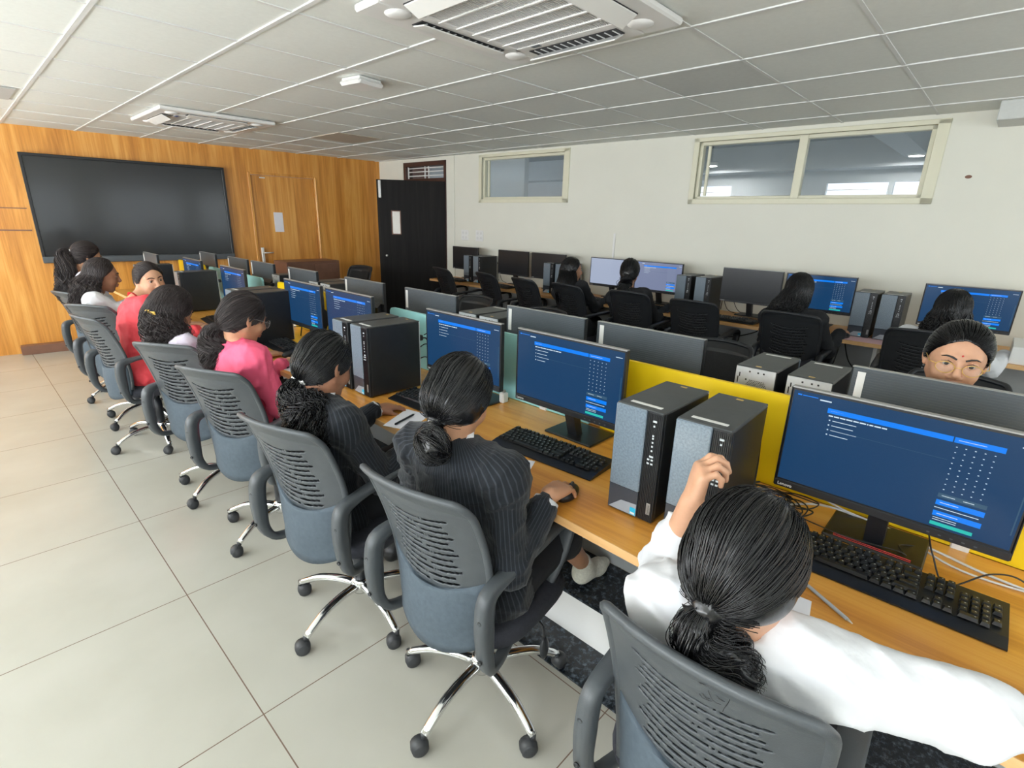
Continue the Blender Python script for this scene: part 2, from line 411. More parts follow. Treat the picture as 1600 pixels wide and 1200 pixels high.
def frame(o, x, y):
    """4x4 with columns x, y, x cross y and origin o"""
    x = np.array(x, float); y = np.array(y, float); z = np.cross(x, y)
    T = np.eye(4); T[:3, 0] = x; T[:3, 1] = y; T[:3, 2] = z; T[:3, 3] = o
    return T

# ---------------------------------------------------------------- signed distance modelling
def sd_cone(p, a, b, r1, r2):
    a = np.array(a, np.float32); b = np.array(b, np.float32)
    ab = b-a; l2 = float(ab @ ab)+1e-12
    t = np.clip(((p-a) @ ab)/l2, 0, 1)
    return np.linalg.norm(p-a-t[..., None]*ab, axis=-1)-(r1+(r2-r1)*t)
def sd_ell(p, c, r, Rm):
    q = p-np.array(c, np.float32)
    if Rm is not None: q = q @ np.array(Rm, np.float32)
    r = np.array(r, np.float32)
    k0 = np.linalg.norm(q/r, axis=-1); k1 = np.linalg.norm(q/(r*r), axis=-1)+1e-9
    return k0*(k0-1)/k1
class SDF:
    """list of prims; each: (kind, args, k, op)"""
    def __init__(s): s.p = []
    def c(s, a, b, r1, r2=None, k=.015, op='+'):
        s.p.append(('c', (np.array(a, float), np.array(b, float), r1, r1 if r2 is None else r2), k, op)); return s
    def e(s, c, r, rot=None, k=.015, op='+'):
        s.p.append(('e', (np.array(c, float), np.array(r, float), rot), k, op)); return s
    def bounds(s):
        lo = np.full(3, 9.); hi = np.full(3, -9.)
        for t, a, k, op in s.p:
            if op != '+': continue
            if t == 'c':
                r = max(a[2], a[3]); l = np.minimum(a[0], a[1])-r; h = np.maximum(a[0], a[1])+r
            else:
                r = max(a[1]); l = a[0]-r; h = a[0]+r
            lo = np.minimum(lo, l); hi = np.maximum(hi, h)
        return lo, hi
    def mesh(s, vox, off=0.0, wrinkle=None, clip=None, lo=None, hi=None):
        l, h = s.bounds()
        if lo is not None: l = np.maximum(l, lo)
        if hi is not None: h = np.minimum(h, hi)
        l = l-off-3*vox; h = h+off+3*vox
        n = np.ceil((h-l)/vox).astype(int)+1
        F = np.full(n, 0.06, np.float32)
        ax = [l[i]+np.arange(n[i])*vox for i in range(3)]
        for t, a, k, op in s.p:
            if t == 'c':
                r = max(a[2], a[3]); pl = np.minimum(a[0], a[1])-r; ph = np.maximum(a[0], a[1])+r
            else:
                r = max(a[1]); pl = a[0]-r; ph = a[0]+r
            mg = max(k, .012)+off+3*vox
            i0 = np.clip(np.floor((pl-mg-l)/vox).astype(int), 0, n); i1 = np.clip(np.ceil((ph+mg-l)/vox).astype(int)+1, 0, n)
            if (i1 <= i0).any(): continue
            sl = tuple(slice(i0[i], i1[i]) for i in range(3))
            P = np.stack(np.meshgrid(*[ax[i][sl[i]] for i in range(3)], indexing='ij'), -1).astype(np.float32)
            d = sd_cone(P, *a) if t == 'c' else sd_ell(P, *a)
            G = F[sl]
            if op == '+':
                hh = np.maximum(k-np.abs(G-d), 0)/k; G2 = np.minimum(G, d)-hh*hh*k*.25
            else:
                hh = np.maximum(k-np.abs(G+d), 0)/k; G2 = np.maximum(G, -d)+hh*hh*k*.25
            F[sl] = G2
        F -= off
        if wrinkle is not None or clip is not None:
            P = np.stack(np.meshgrid(*ax, indexing='ij'), -1).astype(np.float32)
            if wrinkle is not None: F += wrinkle(P)
            if clip is not None: F = np.maximum(F, clip(P))
        return surface_nets(F, l, vox)
def surface_nets(F, l, vox):
    F = F.copy(); F[0] = F[-1] = .05; F[:, 0] = F[:, -1] = .05; F[:, :, 0] = F[:, :, -1] = .05
    S = F < 0; nx, ny, nz = F.shape
    cs = [S[i:nx-1+i, j:ny-1+j, k:nz-1+k] for i in (0, 1) for j in (0, 1) for k in (0, 1)]
    cnt = sum(c.astype(np.int8) for c in cs); act = (cnt > 0) & (cnt < 8)
    idx = np.full(act.shape, -1, np.int64); ijk = np.argwhere(act); idx[act] = np.arange(len(ijk))
    acc = np.zeros((len(ijk), 3)); num = np.zeros(len(ijk))
    cor = [(0, 0, 0), (0, 0, 1), (0, 1, 0), (0, 1, 1), (1, 0, 0), (1, 0, 1), (1, 1, 0), (1, 1, 1)]
    val = [F[ijk[:, 0]+a, ijk[:, 1]+b, ijk[:, 2]+c] for a, b, c in cor]
    for a in range(8):
        for b in range(a+1, 8):
            if sum(abs(p-q) for p, q in zip(cor[a], cor[b])) != 1: continue
            va, vb = val[a], val[b]; m = (va < 0) != (vb < 0)
            t = np.where(m, va/(va-vb+1e-20), 0)
            pt = np.array(cor[a])+t[:, None]*(np.array(cor[b])-np.array(cor[a]))
            acc[m] += pt[m]; num[m] += 1
    v = l+(ijk+acc/num[:, None])*vox
    Q = []
    for axn in range(3):
        a, b = [(1, 2), (2, 0), (0, 1)][axn]
        sl0 = [slice(1, -1)]*3; sl1 = [slice(1, -1)]*3
        sl0 = [slice(0, F.shape[i]-1) if i == axn else slice(1, F.shape[i]-1) for i in range(3)]
        sl1 = [slice(1, F.shape[i]) if i == axn else slice(1, F.shape[i]-1) for i in range(3)]
        s0, s1 = S[tuple(sl0)], S[tuple(sl1)]
        e = np.argwhere(s0 != s1); flip = s0[tuple(e.T)]
        base = e.copy(); base[:, a] += 1; base[:, b] += 1
        def cell(da, db):
            q = base.copy(); q[:, a] -= da; q[:, b] -= db; return idx[q[:, 0], q[:, 1], q[:, 2]]
        q = np.stack([cell(0, 0), cell(1, 0), cell(1, 1), cell(0, 1)], 1)
        q[~flip] = q[~flip][:, ::-1]
        Q.append(q)
    Q = np.vstack(Q); Q = Q[(Q >= 0).all(1)]
    return v, Q
def strands_mesh(P, r, n=3):
    """P: (N, M, 3) paths, r: (N, M) or (M,) radii -> verts, faces"""
    N, Mk, _ = P.shape
    r = np.broadcast_to(r, (N, Mk))
    tg = np.gradient(P, axis=1); tg /= np.linalg.norm(tg, axis=2, keepdims=True)+1e-9
    u = np.broadcast_to(np.array([.31, .53, .79]), tg.shape)
    a = np.cross(tg, u); a /= np.linalg.norm(a, axis=2, keepdims=True)+1e-9; b = np.cross(tg, a)
    ring = [P+r[..., None]*(math.cos(2*PI*j/n)*a+math.sin(2*PI*j/n)*b) for j in range(n)]
    v = np.stack(ring, 2).reshape(-1, 3)
    i = np.arange(N)[:, None, None]*Mk*n; k = np.arange(Mk-1)[None, :, None]*n; j = np.arange(n)[None, None, :]; j2 = (j+1) % n
    f = np.stack([i+k+j, i+k+j2, i+k+n+j2, i+k+n+j], -1).reshape(-1, 4)
    return v, f
def np_mesh(name, pieces, parent=None, loc=(0, 0, 0)):
    """pieces: list of (verts, quads or list of faces, material, smooth[, material per face array])"""
    me = bpy.data.meshes.new(name); vs = []; loops = []; st = []; tot = []; mi = []; sm = []; off = 0; ls = 0; mats = []
    for pc in pieces:
        v, f, m = pc[0], pc[1], pc[2]
        mm = m if isinstance(m, list) else [m]
        for x in mm:
            if x not in mats: mats.append(x)
        f = np.asarray(f); k = f.shape[1]
        vs.append(np.asarray(v)); loops.append((f+off).ravel()); st.append(ls+np.arange(len(f))*k); tot.append(np.full(len(f), k))
        if isinstance(m, list): mi.append(np.array([mats.index(x) for x in m])[pc[4]])
        else: mi.append(np.full(len(f), mats.index(m)))
        sm.append(np.full(len(f), pc[3] if len(pc) > 3 else True)); off += len(v); ls += f.size
    v = np.vstack(vs)-np.array(loc); lo = np.concatenate(loops)
    me.vertices.add(len(v)); me.vertices.foreach_set('co', v.astype(np.float32).ravel())
    me.loops.add(len(lo)); me.loops.foreach_set('vertex_index', lo.astype(np.int32))
    st = np.concatenate(st); me.polygons.add(len(st)); me.polygons.foreach_set('loop_start', st.astype(np.int32)); me.polygons.foreach_set('loop_total', np.concatenate(tot).astype(np.int32))
    for m in mats: me.materials.append(m)
    me.polygons.foreach_set('material_index', np.concatenate(mi).astype(np.int32)); me.polygons.foreach_set('use_smooth', np.concatenate(sm).astype(bool))
    me.update(calc_edges=True); me.validate()
    o = bpy.data.objects.new(name, me); C.objects.link(o)
    if parent is not None: o.parent = parent
    else: o.location = loc
    return o
# ---------------------------------------------------------------- the room
CZ = 2.391
def wx(y): return 5.18-0.045*y            # white wall (faces -X)
def wy(x): return 7.90-0.09*x             # wooden wall (faces -Y)
XC = 4.905; YC = wy(XC)                   # their corner
mb = MB(); mb.box((WX-.3, -2.7, -.1), (5.6, 8.4, 0), m := MATS['floor']); struct(mb, 'floor')
# ceiling: recessed tiles and a hanging grid
ox, sx, oy, sy = 0.611, 0.596, 2.448, 0.604
mb = MB(); mb.box((WX-.3, -2.7, CZ+.03), (5.6, 8.4, CZ+.10), m_ceil)
rr = random.Random(3)
for i in range(-5, 9):
    for j in range(-9, 10):
        x0, y0 = ox+sx*i, oy+sy*j
        if x0 > 5.3 or y0 > 7.95: continue
        dark = (i, j) == (4, -2)
        t = rr.uniform(-.0015, .0015)
        mb.box((x0+.006, y0+.006, CZ+.001+t), (x0+sx-.006, y0+sy-.006, CZ+.029), m_ceil2 if dark else m_ceil, .003)
ceil = struct(mb, 'ceiling')
mb = MB()
for i in range(-5, 10):
    x = ox+sx*i
    if x < 5.25: mb.box((x-.011, -2.6, CZ-.005), (x+.011, 8.1, CZ+.012), m_bar)
for j in range(-9, 11):
    y = oy+sy*j
    if y < 8.0: mb.box((WX, y-.009, CZ-.003), (5.3, y+.009, CZ+.010), m_bar)
struct(mb, 'trim_1')
def wall_seg(mb, p0, p1, z0, z1, holes, th, m, rev=None):
    """wall from p0 to p1 (room side on the line, thickness behind, to the left of p0->p1); holes (u0,u1,z0,z1)"""
    p0 = np.array(p0, float); p1 = np.array(p1, float); L = np.linalg.norm(p1-p0); d = (p1-p0)/L; nrm = np.array([-d[1], d[0]])
    T = np.eye(4); T[:2, 0] = d; T[:2, 1] = nrm; T[:2, 3] = p0
    us = sorted({0, L, *[h[0] for h in holes], *[h[1] for h in holes]}); zs = sorted({z0, z1, *[h[2] for h in holes], *[h[3] for h in holes]})
    for a, b in zip(us[:-1], us[1:]):
        for c, e in zip(zs[:-1], zs[1:]):
            if any(h[0] <= a and b <= h[1] and h[2] <= c and e <= h[3] for h in holes): continue
            mb.box((a, 0, c), (b, th, e), m, T=T)
    return T
# wooden wall, from left to right as one sees it; p0->p1 goes to -X so that "behind" is +Y
mb = MB()
DW0, DW1, DWZ = 2.955, 3.80, 2.075        # flush door in the wooden wall (x range)
p0 = (XC, wy(XC)); p1 = (WX, wy(WX)); Lw = math.hypot(p1[0]-p0[0], p1[1]-p0[1])
uw = lambda x: (XC-x)*Lw/(XC-WX)
Tw = wall_seg(mb, p1, p0, 0, CZ+.02, [(Lw-uw(DW0), Lw-uw(DW1), 0, DWZ)], .12, m_woodwall)
struct(mb, 'wall_front')
Uw = lambda x: Lw-uw(x)                    # u coordinate along the wooden wall, local y<0 is inside the room
# door in the wooden wall
mb = MB(); mb.box((Uw(DW0)+.004, .018, .006), (Uw(DW1)-.004, .058, DWZ-.004), m_woodwall, .003, T=Tw); dr = struct(mb, 'door_1')
mb = MB()
mb.box((Uw(DW0)-.035, -.012, 0), (Uw(DW0), .03, DWZ+.03), m_woodwall, .006, T=Tw); mb.box((Uw(DW1), -.012, 0), (Uw(DW1)+.05, .03, DWZ+.03), m_woodwall, .02, T=Tw)
mb.box((Uw(DW0), -.012, DWZ), (Uw(DW1), .03, DWZ+.03), m_woodwall, .006, T=Tw); mb.build('door_frame', dr)
mb = MB(); mb.box((Uw(DW0)+.03, -.02, .93), (Uw(DW0)+.065, .02, 1.13), m_silver, .004, T=Tw)
mb.tube([Tw[:3, :3] @ V(Uw(DW0)+.05, a, 1.06)+Tw[:3, 3] for a in (0, -.06)], .009, m_silver)
mb.tube([Tw[:3, :3] @ V(Uw(DW0)+b, -.06, 1.06)+Tw[:3, 3] for b in (.05, .17)], .009, m_silver); mb.build('door_handle', dr)
mb = MB(); mb.box((Uw(3.07), .010, 2.035), (Uw(3.14), .02, 2.05), m_sticker, T=Tw); mb.build('door_plate', dr)
mb = MB(); mb.box((Uw(3.205), .012, 1.34), (Uw(3.325), .0175, 1.60), m_paper, T=Tw)
tag(mb.build('notice_sheet'), 'white paper notice taped to the wooden door', 'notice')
# brown skirting step below the big board
mb = MB(); mb.box((Uw(.33), -.11, 0), (Uw(2.9), .0, .10), m_brown2, .004, T=Tw); struct(mb, 'baseboard_front')
mb = MB(); mb.box((Uw(.30), -.004, 1.33), (Uw(.66), .0, 1.345), m_brown2, T=Tw); mb.box((Uw(.33), -.004, 1.56), (Uw(.66), .0, 1.57), m_brown2, T=Tw); struct(mb, 'trim_2')
# white wall with two high windows and the doorway
mb = MB()
qa = (wx(8.3), 8.3); qb = (wx(-2.5), -2.5); Lr = math.hypot(qa[0]-qb[0], qa[1]-qb[1])
ur = lambda y: (y+2.5)*Lr/10.8
W1 = (ur(3.945), ur(5.245), 1.835, 2.335); W2 = (ur(.62), ur(2.39), 1.82, 2.325); DR = (ur(5.93), ur(6.86), 0, 2.345)
mb2 = MB()
Tr = np.eye(4); dd = (np.array(qa)-np.array(qb))/Lr; Tr[:2, 0] = dd; Tr[:2, 1] = (dd[1], -dd[0]); Tr[:2, 3] = qb; Tr[2, 2] = 1   # local y>0 goes out of the room (+X)
us = sorted({0, Lr, *[h[k] for h in (W1, W2, DR) for k in (0, 1)]}); zs = sorted({0, CZ+.03, *[h[k] for h in (W1, W2, DR) for k in (2, 3)]})
for a, b in zip(us[:-1], us[1:]):
    for c, e in zip(zs[:-1], zs[1:]):
        if any(h[0] <= a and b <= h[1] and h[2] <= c and e <= h[3] for h in (W1, W2, DR)): continue
        mb.box((a, 0, c), (b, .15, e), m_wall, T=Tr)
struct(mb, 'wall_right')
def window(n, W, panes):
    u0, u1, z0, z1 = W
    mb = MB(); t = .045
    # flat architrave on the wall plus the sash
    for a, b, c, e in ((u0-.075, u0, z0-.045, z1+.03), (u1, u1+.05, z0-.045, z1+.03), (u0-.075, u1+.05, z1, z1+.035), (u0-.075, u1+.05, z0-.045, z0)):
        mb.box((a, -.014, c), (b, .02, e), m_cream, .003, T=Tr)
    fr = struct(mb, 'window_%d' % n)
    mb = MB()
    for a, b, c, e in ((u0, u0+.03, z0, z1), (u1-.03, u1, z0, z1), (u0, u1, z1-.03, z1), (u0, u1, z0, z0+.025)): mb.box((a, .02, c), (b, .09, e), m_cream, .003, T=Tr)
    k = (u1-u0)/panes
    for i in range(1, panes): mb.box((u0+k*i-.035, .01, z0), (u0+k*i+.03, .085, z1), m_cream, .003, T=Tr)
    mb.build('window_frame', fr)
    for i in range(panes):
        a = u0+k*i+(.03); b = u0+k*(i+1)-.03
        mb = MB(); mb.box((a, .055+.012*i, z0+.02), (b, .061+.012*i, z1-.025), m_glass, T=Tr); mb.build('pane', fr)
    mb = MB(); mb.box((u1-.10, .03, z0+.03), (u1-.075, .055, z1-.035), m_cream, .003, T=Tr); mb.build('sash_rail', fr)
window(1, W1, 1); window(2, W2, 2)
# doorway: brown frame, barred transom, black leaf swung into the room
u0, u1, z0, z1 = DR
mb = MB()
for a, b, c, e in ((u0, u0+.05, 0, z1), (u1-.06, u1, 0, z1), (u0, u1, z1-.06, z1), (u0, u1, 2.07, 2.12)): mb.box((a, -.01, c), (b, .12, e), m_brown, .005, T=Tr)
d2 = struct(mb, 'door_2')
mb = MB()
for z in (2.16, 2.215, 2.265): mb.box((u0+.05, .03, z-.006), (u1-.06, .042, z+.006), m_white, T=Tr)
for u in (u0+.05, u0+.40, u0+.48, u1-.075): mb.box((u-.0, .028, 2.12), (u+.016, .044, z1-.06), m_white, T=Tr)
mb.build('transom_grille', d2)
mb = MB(); mb.box((u0-.17, -.012, 0), (u0-.03, .0, CZ-.0), m_wall, .003, T=Tr); mb.box((u1+.02, -.008, 0), (u1+.12, 0, CZ), m_wall, .003, T=Tr); struct(mb, 'trim_3')
hx, hy = wx(5.935)-.02, 5.935; ex, ey = 4.175, 6.525
ld = np.array([ex-hx, ey-hy]); ll = np.linalg.norm(ld); ld /= ll
Tl = np.eye(4); Tl[:2, 0] = ld; Tl[:2, 1] = (-ld[1], ld[0]); Tl[:2, 3] = (hx, hy)
nsgn = 1 if (np.array([-ld[1], ld[0]]) @ np.array([-1, -1])) < 0 else -1      # local +y away from the camera side
Tl[:2, 1] *= nsgn; Tl[:3, 2] = (0, 0, 1)
mb = MB()
sl0, sl1, sz0, sz1 = ll-.30, ll-.195, 1.36, 1.655
for a, b, c, e in ((0, sl0, .01, 2.065), (sl1, ll, .01, 2.065), (sl0, sl1, .01, sz0), (sl0, sl1, sz1, 2.065)): mb.box((a, 0, c), (b, .04, e), m_blackdoor, T=Tl)
leaf = mb.build('door_leaf', d2)
mb = MB(); mb.box((sl0, .016, sz0), (sl1, .022, sz1), m_glass, T=Tl)
for a, b, c, e in ((sl0-.012, sl0, sz0-.012, sz1+.012), (sl1, sl1+.012, sz0-.012, sz1+.012), (sl0, sl1, sz1, sz1+.012), (sl0, sl1, sz0-.012, sz0)): mb.box((a, -.004, c), (b, .0, e), m_brown2, T=Tl)
mb.build('vision_panel', leaf)
mb = MB(); mb.box((ll-.06, -.022, 1.83), (ll-.025, 0, 2.055), m_white, .005, T=Tl); mb.build('door_bolt', leaf)
mb = MB(); mb.lathe([(.0, 0), (.016, 0), (.016, -.02), (.010, -.03), (0, -.03)], m_silver, 12, T=Tl @ np.array([[1, 0, 0, ll-.10], [0, 0, 1, 0], [0, 1, 0, 1.06], [0, 0, 0, 1.]])); mb.build('door_knob', leaf)
# left wall and back wall with barred windows (behind and beside the camera)
def outer_wall(name, T, L, wins, n0):
    mb = MB(); hs = [(a, b, .93, 2.17) for a, b in wins]
    us = sorted({0, L, *[h[k] for h in hs for k in (0, 1)]}); zs = [0, .93, 2.17, CZ+.03]
    for a, b in zip(us[:-1], us[1:]):
        for c, e in zip(zs[:-1], zs[1:]):
            if c == .93 and any(h[0] <= a and b <= h[1] for h in hs): continue
            mb.box((a, 0, c), (b, .2, e), m_wall, T=T)
    struct(mb, name)
    for i, (a, b, c, e) in enumerate(hs):
        mb = MB()
        for q in ((a, a+.04, c, e), (b-.04, b, c, e), (a, b, c, c+.04), (a, b, e-.04, e), ((a+b)/2-.02, (a+b)/2+.02, c, e)): mb.box((q[0], .0, q[2]), (q[1], .06, q[3]), m_white, T=T)
        fr = struct(mb, 'window_%d' % (n0+i))
        mb = MB()
        for k in range(1, 8): mb.box((a+.04, .065, c+k*.155-.006), (b-.04, .077, c+k*.155+.006), m_white, T=T)
        mb.build('window_grille', fr)
T1 = np.eye(4); T1[:2, 0] = (0, 1); T1[:2, 1] = (-1, 0); T1[:3, 3] = (WX, -2.5, 0)
outer_wall('wall_left', T1, 10.8, [(a+2.5, b+2.5) for a, b in LEFT_WIN], 3)
T2 = np.eye(4); T2[:2, 1] = (0, -1); T2[:3, 3] = (WX-.2, -2.5, 0)
outer_wall('wall_back', T2, 7.7, [(a-WX+.2, b-WX+.2) for a, b in BACK_WIN], 8)
# room behind the high windows: floor, walls, soffit beams, lit windows and round lamps
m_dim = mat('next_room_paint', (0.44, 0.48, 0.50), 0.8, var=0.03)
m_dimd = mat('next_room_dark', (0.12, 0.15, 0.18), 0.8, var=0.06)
mb = MB(); NX = 10.6
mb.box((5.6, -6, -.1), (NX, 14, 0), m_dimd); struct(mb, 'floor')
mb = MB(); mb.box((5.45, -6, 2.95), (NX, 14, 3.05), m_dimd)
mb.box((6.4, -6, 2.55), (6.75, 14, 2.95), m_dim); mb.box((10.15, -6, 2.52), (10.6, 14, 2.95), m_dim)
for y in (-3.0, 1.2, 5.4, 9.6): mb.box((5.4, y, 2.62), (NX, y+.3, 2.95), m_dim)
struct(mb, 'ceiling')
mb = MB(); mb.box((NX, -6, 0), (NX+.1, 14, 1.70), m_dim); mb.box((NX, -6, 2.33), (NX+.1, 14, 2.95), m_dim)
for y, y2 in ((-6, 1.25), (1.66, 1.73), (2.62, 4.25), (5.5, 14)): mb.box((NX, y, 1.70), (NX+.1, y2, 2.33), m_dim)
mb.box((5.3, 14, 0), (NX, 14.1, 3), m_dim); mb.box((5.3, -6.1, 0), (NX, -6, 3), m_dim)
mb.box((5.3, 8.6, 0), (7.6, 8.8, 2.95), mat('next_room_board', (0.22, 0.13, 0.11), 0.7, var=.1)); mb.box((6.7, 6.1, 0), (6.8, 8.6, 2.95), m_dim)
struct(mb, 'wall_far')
mb = MB()
for k in range(1, 5):
    mb.box((NX+.03, -6, 1.82+k*.10-.006), (NX+.045, 14, 1.82+k*.10+.006), m_white)
struct(mb, 'trim_4')
for x, y, wh in ((9.7, 1.33, 'seen through the right pane of the wide window'), (9.7, 4.3, 'seen through the left pane of the wide window'), (7.3, 6.9, 'behind the small window by the door')):
    mb = MB(); mb.lathe([(0, 2.60), (.10, 2.60), (.11, 2.62), (.11, 2.66), (0, 2.66)], m_white, 20, (x, y, 0)); lp = mb.build('ceiling_lamp')
    tag(lp, 'round ceiling lamp in the next room, '+wh, 'lamp', 'round lamps beyond the high windows')
    mb = MB(); mb.lathe([(0, 2.597), (.09, 2.597), (.09, 2.601), (0, 2.601)], mat('lamp_glow', (.8, .8, .8), .4, emit=(1, 1, .98), es=14), 20, (x, y, 0)); mb.build('diffuser', lp)
    area('lamp_light', (x, y, 2.58), (0, 0, 0), .2, .2, 34, (1, .98, .94))

# ---------------------------------------------------------------- things on walls and ceiling
bd = thing('display_board', 'large black glass display board hanging on the wooden wall', 'display board')
bu0, bu1, bz0, bz1 = Uw(.690), Uw(2.625), 1.0, 2.125
mb = MB(); mb.box((bu0+.02, -.05, bz0+.05), (bu1-.02, -.006, bz1-.02), m_case, .004, T=Tw); mb.build('back_case', bd)
mb = MB(); mb.box((bu0+.03, -.056, bz0+.065), (bu1-.03, -.05, bz1-.03), m_tv, T=Tw); mb.build('screen', bd)
mb = MB()
for a, b, c, e in ((bu0, bu0+.03, bz0, bz1), (bu1-.03, bu1, bz0, bz1), (bu0, bu1, bz1-.03, bz1)): mb.box((a, -.075, c), (b, -.004, e), m_black, .004, T=Tw)
mb.build('bezel', bd)
mb = MB(); mb.box((bu0, -.085, bz0-.01), (bu1, -.004, bz0+.06), m_monback, .006, T=Tw); mb.build('pen_tray', bd)
def cassette(cx, cy, s, label, op):
    ac = thing('ceiling_air_conditioner', label, 'air conditioner', (cx, cy, CZ-.004), 0, 'cassette units in the ceiling')
    h = s/2; mb = MB(); g = h*.60
    for a, b, c, d in ((-h, h, -h, -g-.02), (-h, h, g+.02, h), (-h, -g-.02, -g-.02, g+.02), (g+.02, h, -g-.02, g+.02)): mb.box((a, c, -.030), (b, d, 0), m_acwhite, .008)
    r = h*.93
    for k in range(4):
        a = k*PI/2+PI/4
        mb.lathe([(0, -.042), (.035, -.042), (.055, -.032), (.055, -.028), (0, -.028)], m_acwhite, 20, (math.cos(a)*r*1.12, math.sin(a)*r*1.12, 0))
    mb.build('panel', ac)
    mb = MB(); mb.box((-g-.02, -g-.02, -.012), (g+.02, g+.02, -.006), m_acgrille)
    mb.box((-g-.02, -g-.02, -.036), (g+.02, -g+.02, -.01), m_acwhite, .004); mb.box((-g-.02, g-.02, -.036), (g+.02, g+.02, -.01), m_acwhite, .004)
    mb.box((-g-.02, -g, -.036), (-g+.02, g, -.01), m_acwhite, .004); mb.box((g-.02, -g, -.036), (g+.02, g, -.01), m_acwhite, .004)
    n = 46
    for k in range(n):
        y = -g+.02+(2*g-.04)*(k+.5)/n; mb.box((-g, y-.0022, -.034), (g, y+.0022, -.016), m_acgrille)
    for k in range(1, 6):
        x = -g+2*g*k/6; mb.box((x-.005, -g, -.039), (x+.005, g, -.016), m_acwhite)
    mb.build('intake_grille', ac)
    for k in range(4):
        a = k*PI/2; T = np.eye(4); T[:2, :2] = [[math.cos(a), -math.sin(a)], [math.sin(a), math.cos(a)]]
        mb = MB(); mb.box((g+.045, -g*.86, -.034), (g+.115, g*.86, -.0305), m_dark, T=T)
        for q in range(12): mb.box((g+.05, -g*.8+q*g*.14, -.036), (g+.11, -g*.8+q*g*.14+.006, -.033), m_acwhite, T=T)
        slot = mb.build('air_slot', ac)
        mb = MB(); tilt = op[k]
        Tv = T @ frame((g+.115, 0, -.036), (-math.cos(tilt), 0, -math.sin(tilt)), (0, 1, 0))
        mb.box((0, -g*.84, -.003), (.075, g*.84, .003), m_white, .002, T=Tv); mb.build('louvre', slot)
    mb = MB(); mb.box((-g-.012, -g+.03, -.0375), (-g+.012, -g+.08, -.036), mat('blue_badge', (.03, .10, .35), .4, var=.02)); mb.build('badge', ac)
    mb = MB(); mb.box((g-.012, g-.15, -.0375), (g+.012, g-.1, -.036), m_monback); mb.build('badge', ac)
cassette(1.79, 1.68, .95, 'large white ceiling air conditioner near the viewer, cut off by the top edge', [R(28), R(8), R(22), R(30)])
cassette(1.845, 5.70, .93, 'white ceiling air conditioner farther away, towards the black display board', [R(12), R(10), R(25), R(8)])
ap = thing('wireless_access_point', 'small white rounded square box fixed under the ceiling between the two air conditioners', 'access point', (1.985, 3.21, CZ-.045), R(8))
mb = MB(); mb.box((-.10, -.10, 0), (.10, .10, .03), m_acwhite, .02); mb.build('body', ap); mb = MB(); mb.box((-.085, -.085, .03), (.085, .085, .043), m_white, .004); mb.build('base_plate', ap)
mb = MB(); mb.box((2.96, 5.27, CZ-.010), (3.47, 5.86, CZ-.002), mat('beige_hatch', (.56, .50, .42), .7, var=.02), .002); tag(mb.build('ceiling_hatch'), 'beige flat hatch panel in the ceiling in front of the wooden wall', 'hatch')
mb = MB(); mb.box((.06, 5.5, CZ-.010), (.56, 6.06, CZ-.002), mat('grey_hatch', (.50, .50, .49), .7, var=.02), .002); tag(mb.build('ceiling_hatch'), 'grey flat panel in the ceiling at the far left', 'hatch')
mb = MB(); mb.box((4.84, -2.4, CZ-.115), (5.25, .285, CZ+.0), m_ceil2, .004); struct(mb, 'trim_5')
for y, lab in ((5.56, 'pale wall switch plate nearer to the black door'), (5.28, 'white socket plate with four round holes on the white wall')):
    sw = thing('switch_plate', lab, 'switch'); u = ur(y); mb = MB(); mb.box((u-.07, -.010, 1.30), (u+.07, 0, 1.44), m_white, .004, T=Tr); mb.build('plate', sw)
    for a in (-.03, .03):
        for z in (1.34, 1.40):
            mb = MB(); mb.box((u+a-.018, -.014, z-.016), (u+a+.018, -.009, z+.016), m_sticker, .003, T=Tr); mb.build('switch', sw)
mb = MB(); u = ur(3.22); mb.box((u-.012, -.012, .8), (u+.012, 0, 1.47), m_white, .002, T=Tr); tag(mb.build('cable_duct'), 'thin white vertical cable duct on the white wall', 'cable duct')
mb = MB(); u = ur(.05); mb.ell(Tr[:3, :3] @ V(ur(.37), -.001, 1.96)+Tr[:3, 3], (.004, .02, .012), m_brown2); struct(mb, 'trim_6')
# ---------------------------------------------------------------- worktops, dividers, floor raceway
def xe(y): return 1.045+.035*min(y, 2.2)    # front edge of the near worktop
def worktop(name, label, ys, fx0, fx1, z, edge_side, label_cat='desk'):
    o = thing(name, label, label_cat); mb = MB()
    ys = list(ys); poly = [(fx0(y), y) for y in ys][::-1]+[(fx1(y), y) for y in ys]
    mb.prism(poly, z-.025, z, m_desk); mb.build('tabletop', o)
    mb = MB()
    for a, b in zip(ys[:-1], ys[1:]):
        f = fx0 if edge_side < 0 else fx1; s = edge_side
        q = [(f(a), a), (f(b), b), (f(b)+s*.003, b), (f(a)+s*.003, a)]
        mb.prism(q if s > 0 else q[::-1], z-.026, z+.0005, m_edge)
    mb.build('edge_band', o)
    return o
near = worktop('worktop', 'long wooden worktop of the near row, closest to the viewer', (-1.6, 0, 2.2, 7.0), xe, lambda y: 1.725, .75, -1)
mid = worktop('worktop', 'long wooden worktop behind the yellow and aqua boards', (-1.6, 2, 7.0), lambda y: 1.745, lambda y: 2.36, .75, 1)
far = worktop('worktop', 'long wooden worktop along the white wall', (-1.6, 0, 2, 5.75), lambda y: 4.45, lambda y: wx(y)-.005, .79, -1)
for par, xs, zt in ((near, 1.66, .725), (mid, 1.81, .725)):
    mb = MB(); mb.box((xs, -1.5, .20), (xs+.018, 6.9, zt), m_grey_panel); mb.build('modesty_panel', par)
